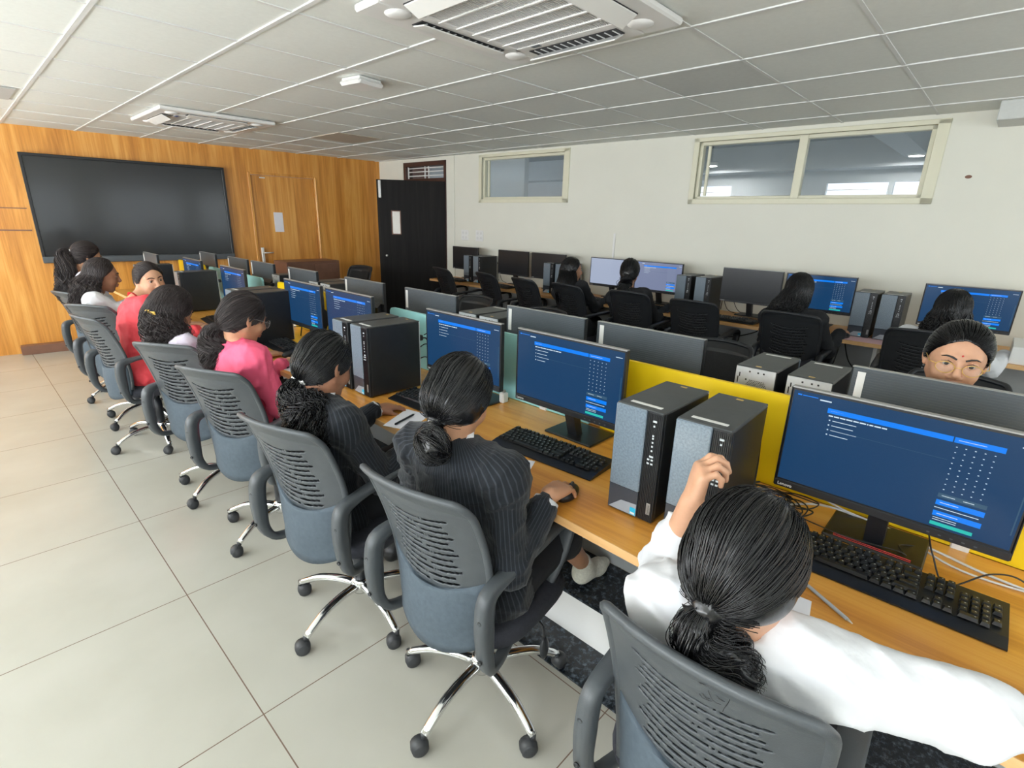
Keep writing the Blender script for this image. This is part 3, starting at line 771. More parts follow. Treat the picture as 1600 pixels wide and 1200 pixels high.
for par, x0, x1, zt, ys in ((near, 1.30, 1.70, .725, (-1.45, 6.85)), (mid, 1.77, 2.2, .725, (-1.45, .0, 1.5, 3.0, 4.5, 6.0, 6.85)), (far, 4.62, 4.95, .765, (-1.4, .60, 2.1, 3.6, 5.5))):
    for y in ys:
        mb = MB(); mb.box((x0, y-.012, 0), (x1, y+.012, zt), m_white, .002); mb.build('side_panel', par)
mb = MB(); mb.box((4.93, -1.5, .2), (4.945, 5.7, .76), m_grey_panel); mb.build('modesty_panel', far)
rw = thing('floor_raceway', 'low white raceway with a black granite top under the near worktop', 'raceway')
mb = MB(); mb.box((1.40, -1.5, 0), (1.66, 6.9, .185), m_white, .003); mb.build('casing', rw)
mb = MB(); mb.box((1.39, -1.5, .185), (1.66, 6.9, .20), MATS['granite'], .003); mb.build('granite_top', rw)
mb = MB(); mb.box((1.225, -1.6, 0), (1.40, 7.0, .006), MATS['granite']); struct(mb, 'trim_7')
def divider(y0, y1, m, label):
    o = thing('desk_divider', label, 'divider', (1.735, 0, 0), 0, 'coloured boards between the two desk rows')
    r = .03; z0, z1 = .752, 1.066; poly = [(y0, z0), (y1, z0)]
    poly += [(y1-r+r*math.cos(t), z1-r+r*math.sin(t)) for t in np.linspace(0, PI/2, 6)]+[(y0+r+r*math.cos(t), z1-r+r*math.sin(t)) for t in np.linspace(PI/2, PI, 6)]
    mb = MB(); mb.prism(poly, -.009, .009, m, axis=0); mb.build('board', o)
    for y in (y0+.25, y1-.25):
        mb = MB(); mb.box((-.016, y-.02, .745), (.016, y+.02, .785), m_white, .003); mb.build('clamp', o)
divider(-.32, 1.10, m_yellow, 'yellow board behind the two speckled computer towers nearest the viewer')
divider(1.16, 2.62, m_teal, 'aqua board behind the second and third lit monitors of the near row')
divider(2.90, 4.18, m_yellow, 'yellow board partly hidden behind the monitors, with black cables hanging in front')
divider(4.48, 5.76, m_teal, 'aqua board with one rounded corner, behind the far screens of the near row')
divider(5.9, 6.75, m_yellow, 'small yellow board farthest away, near the black display board')

# ---------------------------------------------------------------- office chair
def make_chair(kind):
    grey = kind == 'grey'
    P_, B_, L_ = (m_plastic, m_mesh, m_backlow) if grey else (m_plastic_blk, m_mesh, m_seat)
    t = thing('office_chair', 'office chair', 'chair')
    mb = MB(); mb.lathe([(.0, .085), (.032, .085), (.038, .10), (.038, .135), (.030, .15), (0, .15)], m_chrome, 20); mb.build('base_hub', t)
    mb = MB(); mb.lathe([(0, .15), (.027, .15), (.027, .30), (.020, .305), (.020, .40), (0, .40)], m_plastic_blk, 18); mb.build('gas_lift', t)
    for k in range(5):
        a = 2*PI*k/5+R(36); c, s = math.cos(a), math.sin(a)
        pts = spline([(r*c, r*s, z) for r, z in ((.025, .118), (.10, .122), (.18, .113), (.235, .092), (.285, .066))], 12)
        mb = MB(); mb.tube(pts, np.linspace(.020, .0145, 12), m_chrome, 12, flat=.85); lg = mb.build('leg', t)
        mb = MB(); mb.lathe([(0, .052), (.009, .052), (.009, .075), (0, .075)], m_rubber, 10, (.285*c, .285*s, 0))
        b = a+[1.9, .7, 2.6, 1.2, 3.6][k]; cb, sb = math.cos(b), math.sin(b); cx, cy = .285*c-cb*.014, .285*s-sb*.014
        for q in (-1, 1):
            T = frame((cx, cy, .026), (cb, sb, 0), (-sb, cb, 0)); prof = [(.0, .003), (.019, .003), (.0255, .008), (.0255, .017), (.019, .022), (0, .022)]
            mb.lathe([(r, q*z) for r, z in prof], m_rubber, 16, (0, 0, 0), 1, T=T)
        T = frame((cx, cy, .030), (cb, sb, 0), (-sb, cb, 0)); mb.lathe([(0, -.018), (.026, -.018), (.029, 0), (.026, .018), (0, .018)], m_rubber, 14, (0, 0, 0), 1, T=T)
        mb.build('caster', lg)
    mb = MB(); mb.box((-.11, -.085, .375), (.12, .085, .40), m_plastic_blk, .008); mb.box((-.06, -.05, .35), (.07, .05, .38), m_plastic_blk, .01); mb.build('tilt_mechanism', t)
    mb = MB(); mb.tube(spline([(.04, -.05, .365), (.06, -.13, .36), (.05, -.20, .345), (.045, -.215, .30)], 14), .0045, m_cable, 6)
    mb.tube(spline([(.045, -.215, .31), (.045, -.217, .27), (.045, -.218, .225)], 10), [.006, .012, .017, .02, .021, .021, .020, .018, .013, .006], m_plastic_blk, 10, flat=.55, up=(0, 1, 0)); mb.build('tilt_lever', t)
    # seat cushion
    n, k = 36, 9; P = []; F = []
    for i in range(k):
        ph = -PI/2+PI*i/(k-1); rz = math.sin(ph)*.036; rs = abs(math.cos(ph))**.5
        for j in range(n):
            a = 2*PI*j/n; ca, sa = math.cos(a), math.sin(a); e = .55
            x = (abs(ca)**e*(1 if ca > 0 else -1))*.225*(.80+.20*rs)*(1 if 0 < i < k-1 else .0 if i == 0 else .85)+.015
            y = (abs(sa)**e*(1 if sa > 0 else -1))*.228*(.80+.20*rs)*(1 if 0 < i < k-1 else .0 if i == 0 else .85)
            P.append((x, y, .432+rz-.012*max(0, x-.12)/.1+(.006 if i == k-1 else 0)))
    for i in range(k-1):
        for j in range(n): F.append((i*n+j, i*n+(j+1) % n, (i+1)*n+(j+1) % n, (i+1)*n+j))
    F.append(tuple(range((k-1)*n, k*n)))
    mb = MB(); mb.add(P, F, m_seat, True); mb.build('seat', t)
    # backrest: v from 0 (bottom) to 1 (top), u across
    def bp(u, v, d=0.0):
        z = .455+.475*v; hw = .158+.024*v+.011*math.sin(PI*v)
        x = -.205-.03*math.sin(PI*min(1, v*1.15))*0-.100*max(0, v)**1.25+.030*math.sin(PI*v)-(.035)*(1-u*u)+.035*u*u*.3+d
        x -= .012*max(0, v-.9)/.1
        rr = 1-(max(0, v-.88)/.12)**2*.14*0
        return (x, u*hw*rr, z+(.014*(1-u*u) if v > .9 else .0)-.02*(1-u*u)*(1-v)**2)
    nu, nv = 72, 108; pts = [bp(-1+2*i/nu, .27+.73*j/nv) for j in range(nv+1) for i in range(nu+1)]; F = []
    def corner(u, v):       # rounded outline at the top
        return abs(u) > .86 and v > .90 and (abs(u)-.86)**2/.14**2+(v-.90)**2/.10**2 > 1
    for j in range(nv):
        for i in range(nu):
            u = -1+2*(i+.5)/nu; v = .27+.73*(j+.5)/nv
            if corner(u, v): continue
            w_ = v+.030*(1-(abs(u)/.66)**2) if abs(u) < .66 else v        # smile shaped rows
            row = (w_-.335)/.0425; fr = row % 1
            inside = abs(u) < .64-.05*((int(row)*7) % 3) and .33 < v < .86 and 0 <= row < 12.6
            if inside and fr < .42 and not (.01 < abs(u+.18-.1*(int(row) % 3)) < .045): continue
            a = j*(nu+1)+i; F.append((a, a+1, a+nu+2, a+nu+1))
    P2 = pts+[(p[0]-.006, p[1], p[2]) for p in pts]; N_ = len(pts)
    edge = {}
    for f in F:
        for a, b in zip(f, f[1:]+f[:1]): edge[(a, b)] = edge.get((a, b), 0)+1
    FF = list(F)+[tuple(x+N_ for x in f[::-1]) for f in F]
    for (a, b) in edge:
        if (b, a) not in edge: FF.append((b, a, a+N_, b+N_))
    mb = MB(); mb.add(P2, FF, P_, True)
    sh = mb.build('back_shell', t, fixn=False)
    mb = MB(); q = [bp(-.80+1.6*i/12, .30+.60*j/12, .012) for j in range(13) for i in range(13)]
    mb.add(q, [(j*13+i, j*13+i+1, (j+1)*13+i+1, (j+1)*13+i) for j in range(12) for i in range(12)], B_, True); mb.build('back_net', t)
    # rim round the back
    rim = [bp(-1, v) for v in np.linspace(.02, .88, 16)]+[bp(-1+.14*(1-math.cos(a)), .90+.10*math.sin(a)) for a in np.linspace(.2, PI/2, 6)]
    top = [bp(u, 1.0) for u in np.linspace(-.8, .8, 13)]
    rim = rim+top+[(p[0], -p[1], p[2]) for p in rim[::-1]]
    mb = MB(); mb.tube(rim, .0125, P_, 8, flat=.8); mb.build('back_frame', t)
    # solid lower back panel
    q = []; nn = 14
    for d in (0, 1):
        for j in range(nn+1):
            for i in range(nn+1):
                u = -.97+1.94*i/nn; v = -.06+.42*j/nn; p = bp(u, v, 0)
                q.append((p[0]+(.012 if d == 0 else -.012-.02*math.sin(PI*j/nn)*(1-u*u)), p[1], p[2]+(-.02*(1-u*u) if j == 0 else 0)+(.05*(u*u-.4) if j == nn else 0)))
    g = (nn+1)**2; F = [(j*(nn+1)+i, j*(nn+1)+i+1, (j+1)*(nn+1)+i+1, (j+1)*(nn+1)+i) for j in range(nn) for i in range(nn)]
    F += [tuple(x+g for x in f[::-1]) for f in F]
    bd_ = [i for i in range(nn+1)]+[(j)*(nn+1)+nn for j in range(1, nn+1)]+[nn*(nn+1)+i for i in range(nn-1, -1, -1)]+[j*(nn+1) for j in range(nn-1, 0, -1)]
    F += [(a, b, b+g, a+g) for a, b in zip(bd_, bd_[1:]+bd_[:1])]
    mb = MB(); mb.add(q, F, L_, True); mb.build('lower_back', t)
    for s in (-1, 1):
        y = s*.215
        pts = spline([(-.07, .39), (-.16, .385), (-.225, .40), (-.255, .455), (-.262, .53), (-.262, .60), (-.245, .655), (-.17, .672), (-.02, .682), (.10, .690), (.155, .678), (.175, .64), (.150, .56), (.115, .47), (.095, .405)], 60)
        w_ = np.interp(np.linspace(0, 1, 60), [0, .1, .3, .45, .52, .75, .84, 1], [.034, .034, .038, .04, .05, .058, .045, .034])
        th = np.interp(np.linspace(0, 1, 60), [0, .15, .3, .42, .5, .8, 1], [.020, .026, .05, .05, .022, .018, .016])
        inn = np.interp(np.linspace(0, 1, 60), [0, .08, .2, .6, .85, 1], [.045, .02, 0, .008, .012, .05])
        mb = MB(); mb.sweep_rect([(a, y-s*ii, z) for (a, z), ii in zip(pts, inn)], w_, th, P_, (0, 1, 0), .3)
        am = mb.build('armrest', t)
        for z in (.475, .60):
            mb = MB(); mb.lathe([(0, 0), (.007, 0), (.007, .004), (.004, .0045), (.003, .002), (0, .002)], m_black, 10, (0, 0, 0), 0, T=frame((-.283, y, z), (-1, 0, 0), (0, 1, 0))); mb.build('screw', am)
    return t

# ---------------------------------------------------------------- monitor (screen looks to local +X)
MW, MH = .502, .292; MZ = .120
def ui(mb, x, faint=False):
    """exam page on the screen; local y to the left of the reader is negative"""
    w_, h = MW-.012, MH-.030; z1 = MZ+MH-.007
    def rect(a, b, c, d, m, e=.0004): mb.box((x, (a-.5)*w_, z1-d*h), (x+e, (b-.5)*w_, z1-c*h), m)
    rect(0, 1, 0, 1, m_navy if not faint else faint, .0002)
    if faint == m_pale: return
    rect(.175, .70, .115, .165, m_blue); rect(.705, .885, .115, .165, m_blue)
    rect(.19, .25, .137, .143, m_uiw); rect(.72, .82, .137, .143, m_uiw)
    rect(.02, .04, .03, .045, m_blue); rect(.045, .12, .035, .043, m_blue); rect(.13, .185, .045, .058, m_uiw); rect(.93, .985, .075, .083, m_uiw)
    rr = random.Random(5); u = .185
    while u < .43:
        l = rr.uniform(.006, .03); rect(u, u+l, .185, .197, m_uiw); u += l+.004
    for i, l in enumerate((.11, .10, .12, .085)):
        v = .235+.05*i; rect(.19, .197, v-.004, v+.008, m_uiw); rect(.207, .207+l, v, v+.006, m_uiw)
    rect(.175, .70, .335, .338, m_uim)
    rr2 = random.Random(2)
    for i in range(9):
        for j in range(5): rect(.717+.034*j, .723+.034*j, .20+.052*i, .207+.052*i, m_uiw)
    rect(.705, .885, .66, .70, m_uim); rect(.72, .77, .677, .684, m_uiw); rect(.80, .84, .677, .684, m_uiw)
    rect(.705, .885, .725, .775, m_blue); rect(.72, .79, .745, .752, m_uiw); rect(.705, .87, .80, .806, m_uiw)
    rect(.705, .885, .835, .885, m_blue); rect(.72, .80, .857, .864, m_uiw)
    for v in (.90, .92): rect(.71, .80, v, v+.005, m_uiw)
    rect(.705, .865, .945, .978, m_uit)
    rect(.985, .990, .34, .86, m_uim)
def make_monitor(kind, logo=False):
    t = thing('computer_monitor', 'monitor', 'monitor'); hw = MW/2
    mb = MB(); mb.box((-.010, -hw, MZ), (.006, hw, MZ+MH), m_black, .003); mb.build('housing', t)
    mb = MB(); mb.box((-.012, -hw-.001, MZ+MH-.002), (.006, hw+.001, MZ+MH+.003), m_bezel, .001)
    mb.box((-.012, -hw-.002, MZ), (.006, -hw, MZ+MH), m_black); mb.box((-.012, hw, MZ), (.006, hw+.002, MZ+MH), m_black); mb.build('bezel', t)
    mb = MB(); mb.box((-.012, -hw, MZ-.002), (.010, hw, MZ+.019), m_plastic_blk, .002); ch = mb.build('chin', t)
    mb = MB()
    if kind == 'on': ui(mb, .0065)
    elif kind == 'pale': ui(mb, .0065, m_pale)
    elif kind == 'lavender': ui(mb, .0065, m_pale2)
    else: mb.box((.0062, -hw+.006, MZ+.021), (.0068, hw-.006, MZ+MH-.006), m_off)
    mb.build('screen', t)
    mb = MB(); text_mesh(mb, 'Lenovo', .0125, m_sticker, frame((.0106, -hw+.010, MZ+.004), (0, 1, 0), (0, 0, 1)), .0002); tag(mb.build('logo', ch, fixn=False), 'small white lettering on the chin')
    for k in range(5):
        mb = MB(); mb.box((.009, .10+.022*k, MZ+.006), (.0108, .106+.022*k, MZ+.009), m_monback); mb.build('button', ch)
    # back: flat upper panel, thicker electronics box below
    mb = MB(); mb.box((-.017, -hw+.002, MZ+MH*.52), (-.009, hw-.002, MZ+MH), m_monback, .003)
    for k in range(16): mb.box((-.0185, -hw+.01, MZ+MH*.54+k*.0083), (-.0168, hw-.01, MZ+MH*.54+k*.0083+.003), m_monback)
    mb.build('back_panel', t)
    mb = MB(); mb.prism([(-.009, MZ+.004), (-.009, MZ+MH*.53), (-.018, MZ+MH*.53), (-.046, MZ+MH*.44), (-.046, MZ+.05), (-.024, MZ+.004)], -hw+.03, hw-.03, m_black, axis=1); mb.build('rear_bulge', t)
    mb = MB(); mb.box((-.0195, hw-.040, MZ+MH*.58), (-.018, hw-.018, MZ+MH-.012), m_sticker); st = tag(mb.build('asset_label', t), 'narrow white label strip on the back')
    mb = MB(); text_mesh(mb, 'Lenovo', .020, m_sticker, frame((-.0467, -hw+.17, MZ+.085), (0, -1, 0), (0, 0, 1)), .0003); tag(mb.build('logo', t, fixn=False), 'white lettering on the back')
    mb = MB(); mb.prism([(-.062, .008), (-.026, MZ+.0), (-.026, MZ+.09), (-.062, MZ+.09), (-.066, MZ), (-.100, .008)], -.022, .022, m_plastic_blk, axis=1); mb.build('stand_neck', t)
    mb = MB(); mb.box((-.200, -.115, 0), (-.022, .115, .009), m_black, .004); bs = mb.build('stand_base', t)
    if logo:
        r = []
        for y, z in ((-.088, -.040), (.088, -.040), (.088, -.031), (-.088, -.031)): r.append((z, y, .0095))
        r.append(r[0]); mb = MB(); mb.tube(r, .0013, m_red, 6, cap=False, smooth=False); tag(mb.build('phone_slot', bs), 'thin red rim of the slot in the stand base')
    return t
# ---------------------------------------------------------------- computer tower (front looks to local +X)
TD, TW, TH = .295, .145, .340
def make_tower():
    t = thing('computer_tower', 'tower', 'computer'); a, b = -TD/2, TD/2; hw = TW/2
    mb = MB(); mb.box((a+.002, -hw, .006), (b-.018, hw, TH-.004), m_case, .004); mb.build('case', t)
    mb = MB(); mb.box((a, -hw, TH-.006), (b-.004, hw, TH), m_casetop, .003); tp = mb.build('top_cover', t)
    mb = MB(); mb.box((b-.045, -.045, TH), (b-.030, .050, TH+.0006), m_sticker); tag(mb.build('asset_label', tp), 'narrow white label strip on top')
    mb = MB(); mb.box((a+.02, -.01, TH), (a+.03, .01, TH+.0006), m_gold); mb.build('seal', tp)
    # local y: reader's right is +y
    mb = MB(); mb.box((b-.02, -hw, .085), (b, .024, TH-.003), m_front, .003); mb.build('front_panel', t)
    mb = MB(); mb.prism([(-hw, .085), (.024, .085), (.024, .075), (-hw, .085)], b-.02, b-.001, m_frontlow, axis=0)
    mb.box((b-.02, -hw, .004), (b-.0015, .024, .086), m_frontlow, .002)
    mb.add([(b-.0008, -hw+.004, .008), (b-.0008, .023, .008), (b-.0008, .023, .046), (b-.0008, -.028, .042)], [(0, 1, 2, 3)], m_frontlow2); mb.build('lower_front', t)
    mb = MB(); mb.box((b-.021, .026, .004), (b-.004, hw, TH-.003), m_case, .002)
    for k in range(9): mb.box((b-.006, .028+k*.0049, .008), (b-.0015, .0302+k*.0049, TH-.008), m_black)
    gs = mb.build('port_strip', t)
    for z, n in ((.312, 1), (.298, 0), (.27, 0), (.262, 0), (.25, 0), (.238, 0), (.225, 0), (.208, 1), (.198, 2), (.186, 2)):
        mb = MB()
        if n == 1: mb.box((b-.002, .045, z-.003), (b-.0006, .057, z+.003), m_legend, .001)
        elif n == 2: mb.box((b-.002, .040, z-.002), (b-.0006, .047, z+.003), m_legend); mb.box((b-.002, .051, z-.002), (b-.0006, .058, z+.003), m_legend)
        else: mb.box((b-.002, .048, z-.002), (b-.0006, .053, z+.003), m_legend)
        mb.build('port', gs)
    mb = MB(); mb.box((b-.0018, .054, .03), (b-.0004, .066, .066), m_bezel); text_mesh(mb, 'Lenovo', .0095, m_black, frame((b-.0002, .063, .033), (0, 0, 1), (0, -1, 0)), 0); mb.build('logo', gs, fixn=False)
    mb = MB(); mb.box((b-.0012, .004, .010), (b+.0002, .022, .032), m_cyan); mb.box((b, .006, .012), (b+.0004, .020, .018), m_sticker); tag(mb.build('energy_label', t), 'small cyan energy label')
    # rear
    mb = MB(); mb.box((a-.002, -hw+.002, .006), (a+.004, hw-.002, TH-.004), m_metal, .001); re = mb.build('rear_panel', t)
    mb = MB()
    for i in range(15):
        for j in range(13):
            y = -.052+.0062*i+(.0031 if j % 2 else 0); z = TH-.118+.0056*j+0
            if (y+.008)**2+(z-(TH-.085))**2 > .043**2: continue
            mb.lathe([(0, 0), (.0021, 0)], m_black, 6, T=frame((a-.0028, y, z), (0, 1, 0), (0, 0, 1)))
    mb.build('fan_grille', re)
    mb = MB()
    for y, z, q, p in ((.055, .305, .002, .008), (.060, .285, .002, .012), (.02, .322, .003, .003), (-.01, .322, .003, .003), (-.03, .322, .003, .003), (.030, .29, .003, .003)): mb.box((a-.003, y-q, z-p), (a-.001, y+q, z+p), m_black)
    for k in range(4): mb.box((a-.004, -.055, .03+.02*k), (a-.001, .02, .042+.02*k), m_bezel)
    mb.box((a-.006, .030, .09), (a-.001, .062, .20), m_black, .002)
    mb.build('socket_panel', re)
    mb = MB(); mb.box((a-.03, .035, .235), (a-.002, .06, .262), m_cable, .004); mb.tube(spline([(a-.028, .048, .248), (a-.06, .05, .23), (a-.07, .055, .12), (a-.05, .06, .02)], 16), .004, m_cable, 6); mb.build('power_lead', re)
    return t
# ---------------------------------------------------------------- keyboard (reader sits at local -X, keys run along -Y to +Y right)
def key_rows():
    rows = []; u = .019
    x0 = -.225+.010
    def row(z, ws, start=x0):
        y = start
        for w_ in ws:
            if w_ > 0: rows.append((z, y, y+w_*u-.0022))
            y += abs(w_)*u
    row(.062, [1, -1, 1, 1, 1, 1, -.5, 1, 1, 1, 1, -.5, 1, 1, 1, 1]); row(.036, [1]*13+[2]); row(.017, [1.5]+[1]*12+[1.5]); row(-.002, [1.75]+[1]*11+[2.25]); row(-.021, [2.25]+[1]*10+[2.75]); row(-.040, [1.25]*3+[6.25]+[1.25]*4)
    nx_ = x0+15.35*u
    row(.062, [1, 1, 1], nx_); row(.036, [1, 1, 1], nx_); row(.017, [1, 1, 1], nx_); row(-.021, [-1, 1], nx_); row(-.040, [1, 1, 1], nx_)
    kx = nx_+3.35*u
    row(.036, [1]*4, kx); row(.017, [1]*4, kx); row(-.002, [1]*3, kx); row(-.021, [1]*4, kx); row(-.040, [2, 1], kx)
    return rows
def make_keyboard(separate):
    t = thing('keyboard', 'keyboard', 'keyboard')
    T = np.eye(4)
    mb = MB(); mb.prism([(-.085, .002), (.080, .002), (.082, .020), (.074, .024), (-.050, .013), (-.085, .006)], -.226, .226, m_black, axis=1); mb.build('keyboard_case', t)
    ks = key_rows(); allm = MB(); proto = {}; ks = [(x, -b, -a) for x, a, b in ks]
    for n_, (x, a, b) in enumerate(ks):
        zb = .016+.0079*(x+.05)/.12; w_ = round(b-a, 4)
        def key(mb, cx, cy, z):
            h = .0085; q = []
            for zz, s in ((0, 0), (h, .0026)):
                q += [(cx-.0082+s*.8, cy-w_/2+s, z+zz), (cx+.0082-s*.9, cy-w_/2+s, z+zz), (cx+.0082-s*.9, cy+w_/2-s, z+zz), (cx-.0082+s*.8, cy+w_/2-s, z+zz)]
            mb.add(q, [(3, 2, 1, 0), (4, 5, 6, 7), (0, 1, 5, 4), (1, 2, 6, 5), (2, 3, 7, 6), (3, 0, 4, 7)], m_key)
            if w_ < .05: mb.box((cx+.0005, cy-w_/2+.0055, z+h), (cx+.0028, cy-w_/2+.0082, z+h+.0002), m_legend)
        if separate and n_ < 100:
            if w_ not in proto:
                mb = MB(); key(mb, 0, 0, 0); o = mb.build('key', t); proto[w_] = o
            else:
                o = proto[w_].copy(); C.objects.link(o); o.parent = t
            o.location = (x, (a+b)/2, zb)
        else: key(allm, x, (a+b)/2, zb)
    if allm.n:
        o = allm.build('keys', t)
        o['kind'] = 'stuff'
    return t
def make_mouse():
    t = thing('computer_mouse', 'mouse', 'mouse')
    s = SDF(); s.e((0, 0, .012), (.055, .030, .024), k=.01); s.e((0, 0, -.02), (.08, .06, .021), k=.004, op='-')
    v, f = s.mesh(.0035); np_mesh('mouse_shell', [(v, f, m_black)], t)
    mb = MB(); mb.lathe([(0, -.003), (.008, -.003), (.008, .003), (0, .003)], m_plastic, 10, (.03, 0, .030), 1); mb.build('scroll_wheel', t)
    return t
# ---------------------------------------------------------------- people
def nrm(v): v = np.array(v, float); return v/(np.linalg.norm(v)+1e-12)
def ik(a, c, l1, l2, pole):
    a = np.array(a, float); c = np.array(c, float); d = c-a; L = min(np.linalg.norm(d), (l1+l2)*.995); dn = nrm(d); c = a+dn*L
    x = (l1*l1-l2*l2+L*L)/(2*L); h = math.sqrt(max(l1*l1-x*x, 0)); p = np.array(pole, float); p = nrm(p-dn*(p @ dn))
    return a+dn*x+p*h, c
def wrink(amp, f=9.0, seed=0):
    r = np.random.RandomState(seed); K = r.normal(size=(9, 3))*f*np.array([1, 1, .8]); K = np.vstack([K, K[:4]*2.1]); ph = r.uniform(0, 6.28, 13)
    def w(P):
        s = 0; wp = np.sin(P @ (K[0]*.35).astype(np.float32)+ph[0])*1.3
        for i in range(1, 6): s = s-(1-np.abs(np.sin(P @ (K[i]*.5).astype(np.float32)+ph[i]+wp*(1 if i % 2 else -1))))**3
        return (s*amp+amp*.5).astype(np.float32)
    return w
def hand_sdf(s, W, d, n, th, curl=(.35, .35, .4, .5), thumb=(.55, .3, .3), sc=1.0, spread=.10):
    """W wrist, d towards the fingers, n palm normal (out of the palm), th towards the thumb side"""
    d = nrm(d); n = nrm(n-d*(n @ d)); a = nrm(th-d*(th @ d)-n*(th @ n)); W = np.array(W, float)
    L = [.074, .082, .076, .060]; R_ = [.0085, .0088, .0084, .0074]; off = [.030, .010, -.011, -.030]; kl = [.082, .086, .082, .074]
    for i in range(4):
        K = W+d*kl[i]*sc+a*off[i]*sc
        s.c(W+a*off[i]*.55*sc+d*.012*sc, K, .0125*sc, .0112*sc, k=.016*sc)
        dd = nrm(d+a*spread*(1.4-i)*.7); seg = [.46, .30, .24]; p = K; ang = 0
        for j in range(3):
            ang += curl[i]*[.9, 1.15, .8][j]
            v = dd*math.cos(ang)+n*math.sin(ang); q = p+v*L[i]*seg[j]*sc
            s.c(p, q, R_[i]*(1.08-.1*j)*sc, R_[i]*(.98-.1*j)*sc, k=.004*sc); p = q
    s.e(W+d*.045*sc, (.045*sc, .036*sc, .013*sc), np.stack([d, a, n], 1), k=.016*sc)
    b = W+d*.022*sc+a*.024*sc+n*.006*sc
    v = nrm(d*math.cos(thumb[0])+a*math.sin(thumb[0])+n*.25); q = b+v*.042*sc; s.c(b, q, .0145*sc, .0112*sc, k=.014*sc)
    v2 = nrm(v+(d*.5-a*.3+n*.9)*thumb[1]); q2 = q+v2*.030*sc; s.c(q, q2, .0102*sc, .0092*sc, k=.004*sc)
    v3 = nrm(v2+(d*.5-a*.4+n*.8)*thumb[2]); s.c(q2, q2+v3*.024*sc, .0094*sc, .0072*sc, k=.004*sc)
def head_frame(yaw, pitch, roll=0.0):
    cy, sy, cp, sp = math.cos(yaw), math.sin(yaw), math.cos(pitch), math.sin(pitch)
    f = V(cy*cp, sy*cp, sp); l = V(-sy, cy, 0); u = np.cross(f, l)
    l2 = l*math.cos(roll)+u*math.sin(roll); u2 = np.cross(f, l2)
    return np.stack([f, l2, u2], 1)      # columns: forward, left, up
HR = V(.094, .077, .092)                  # cranium radii
HCC = V(-.010, 0, .022)                   # cranium centre in head coordinates
def head_sdf(H, Rm, ears=True):
    s = SDF(); g = lambda x, y, z: np.array(H)+Rm @ V(x, y, z)
    def e(c, r, k=.02, op='+', rot=None): s.e(g(*c), r, Rm if rot is None else Rm @ rot, k=k, op=op)
    def c(a, b, r1, r2=None, k=.012, op='+'): s.c(g(*a), g(*b), r1, r2, k=k, op=op)
    e(HCC, HR-.002, .02); e((.022, 0, -.022), (.066, .060, .082), .03); e((.030, 0, -.050), (.052, .050, .052), .02)
    c((.058, -.008, -.098), (.058, .008, -.098), .017, .017, .03)
    for q in (-1, 1):
        c((-.005, q*.054, -.055), (.050, q*.022, -.092), .014, .013, .03)
        e((.058, q*.036, -.032), (.024, .022, .024), .02)
        c((.078, q*.012, .028), (.064, q*.045, .030), .0085, .0075, .014)
        e((.092, q*.031, .010), (.020, .0165, .0125), .010, '-')
        e((.0705, q*.031, .009), (.0125, .0155, .0125), .002)
        c((.0835, q*.018, .0125), (.0835, q*.031, .0185), .0022, .0026, .004); c((.0835, q*.031, .0185), (.075, q*.0455, .0110), .0026, .002, .004)
        c((.0825, q*.018, .003), (.0815, q*.032, .000), .002, .0022, .004)
        c((.0975, q*.010, -.030), (.091, q*.015, -.032), .0065, .0055, .006)
    c((.085, 0, .020), (.105, 0, -.020), .0075, .0098, .010); c((.105, 0, -.020), (.100, 0, -.030), .0100, .008, .006)
    c((.093, -.006, -.052), (.093, .006, -.052), .0062, .0062, .006); c((.090, -.020, -.056), (.093, -.006, -.053), .004, .006, .006); c((.090, .020, -.056), (.093, .006, -.053), .004, .006, .006)
    c((.090, -.012, -.0645), (.090, .012, -.0645), .0070, .0070, .005)
    if ears:
        for q in (-1, 1):
            rot = np.array([[math.cos(.35*q), -math.sin(.35*q), 0], [math.sin(.35*q), math.cos(.35*q), 0], [0, 0, 1]])
            e((-.012, q*.079, -.004), (.019, .0075, .030), .006, '+', rot.T); e((-.008, q*.085, .000), (.010, .006, .018), .005, '-', rot.T); e((-.006, q*.077, -.030), (.008, .006, .010), .005)
    return s, g
def mirror_quads(v, f): return v, f
def face_extras(H, Rm, hairm):
    g = lambda x, y, z: np.array(H)+Rm @ V(x, y, z); out = []
    for q in (-1, 1):
        mb = MB(); mb.ell(g(.0735, q*.031, .009), (.0118, .0125, .0112), m_eye, 16, 10, rot=Rm); mb.ell(g(.0818, q*.031, .008), (.0046, .0066, .0066), m_iris, 12, 8, rot=Rm)
        mb.tube([g(.0925, q*.011, .0275), g(.0905, q*.024, .0335), g(.083, q*.037, .0335), g(.073, q*.049, .027)], [.0026, .0032, .0028, .0012], hairm, 6, flat=1.0)
        mb.tube([g(.0845, q*.018, .0132), g(.0862, q*.031, .0192), g(.0765, q*.0455, .0122)], [.0009, .0012, .0009], hairm, 5)
        out.append(mb)
    return out
def quads_of(mb):
    f = [q if len(q) == 4 else (q+(q[-1],)*(4-len(q)) if len(q) < 4 else q[:4]) for q in mb.f if len(q) <= 4]
    return np.array(mb.v), np.array(f), np.array([mi for q, mi in zip(mb.f, mb.mi) if len(q) <= 4]), mb.ms
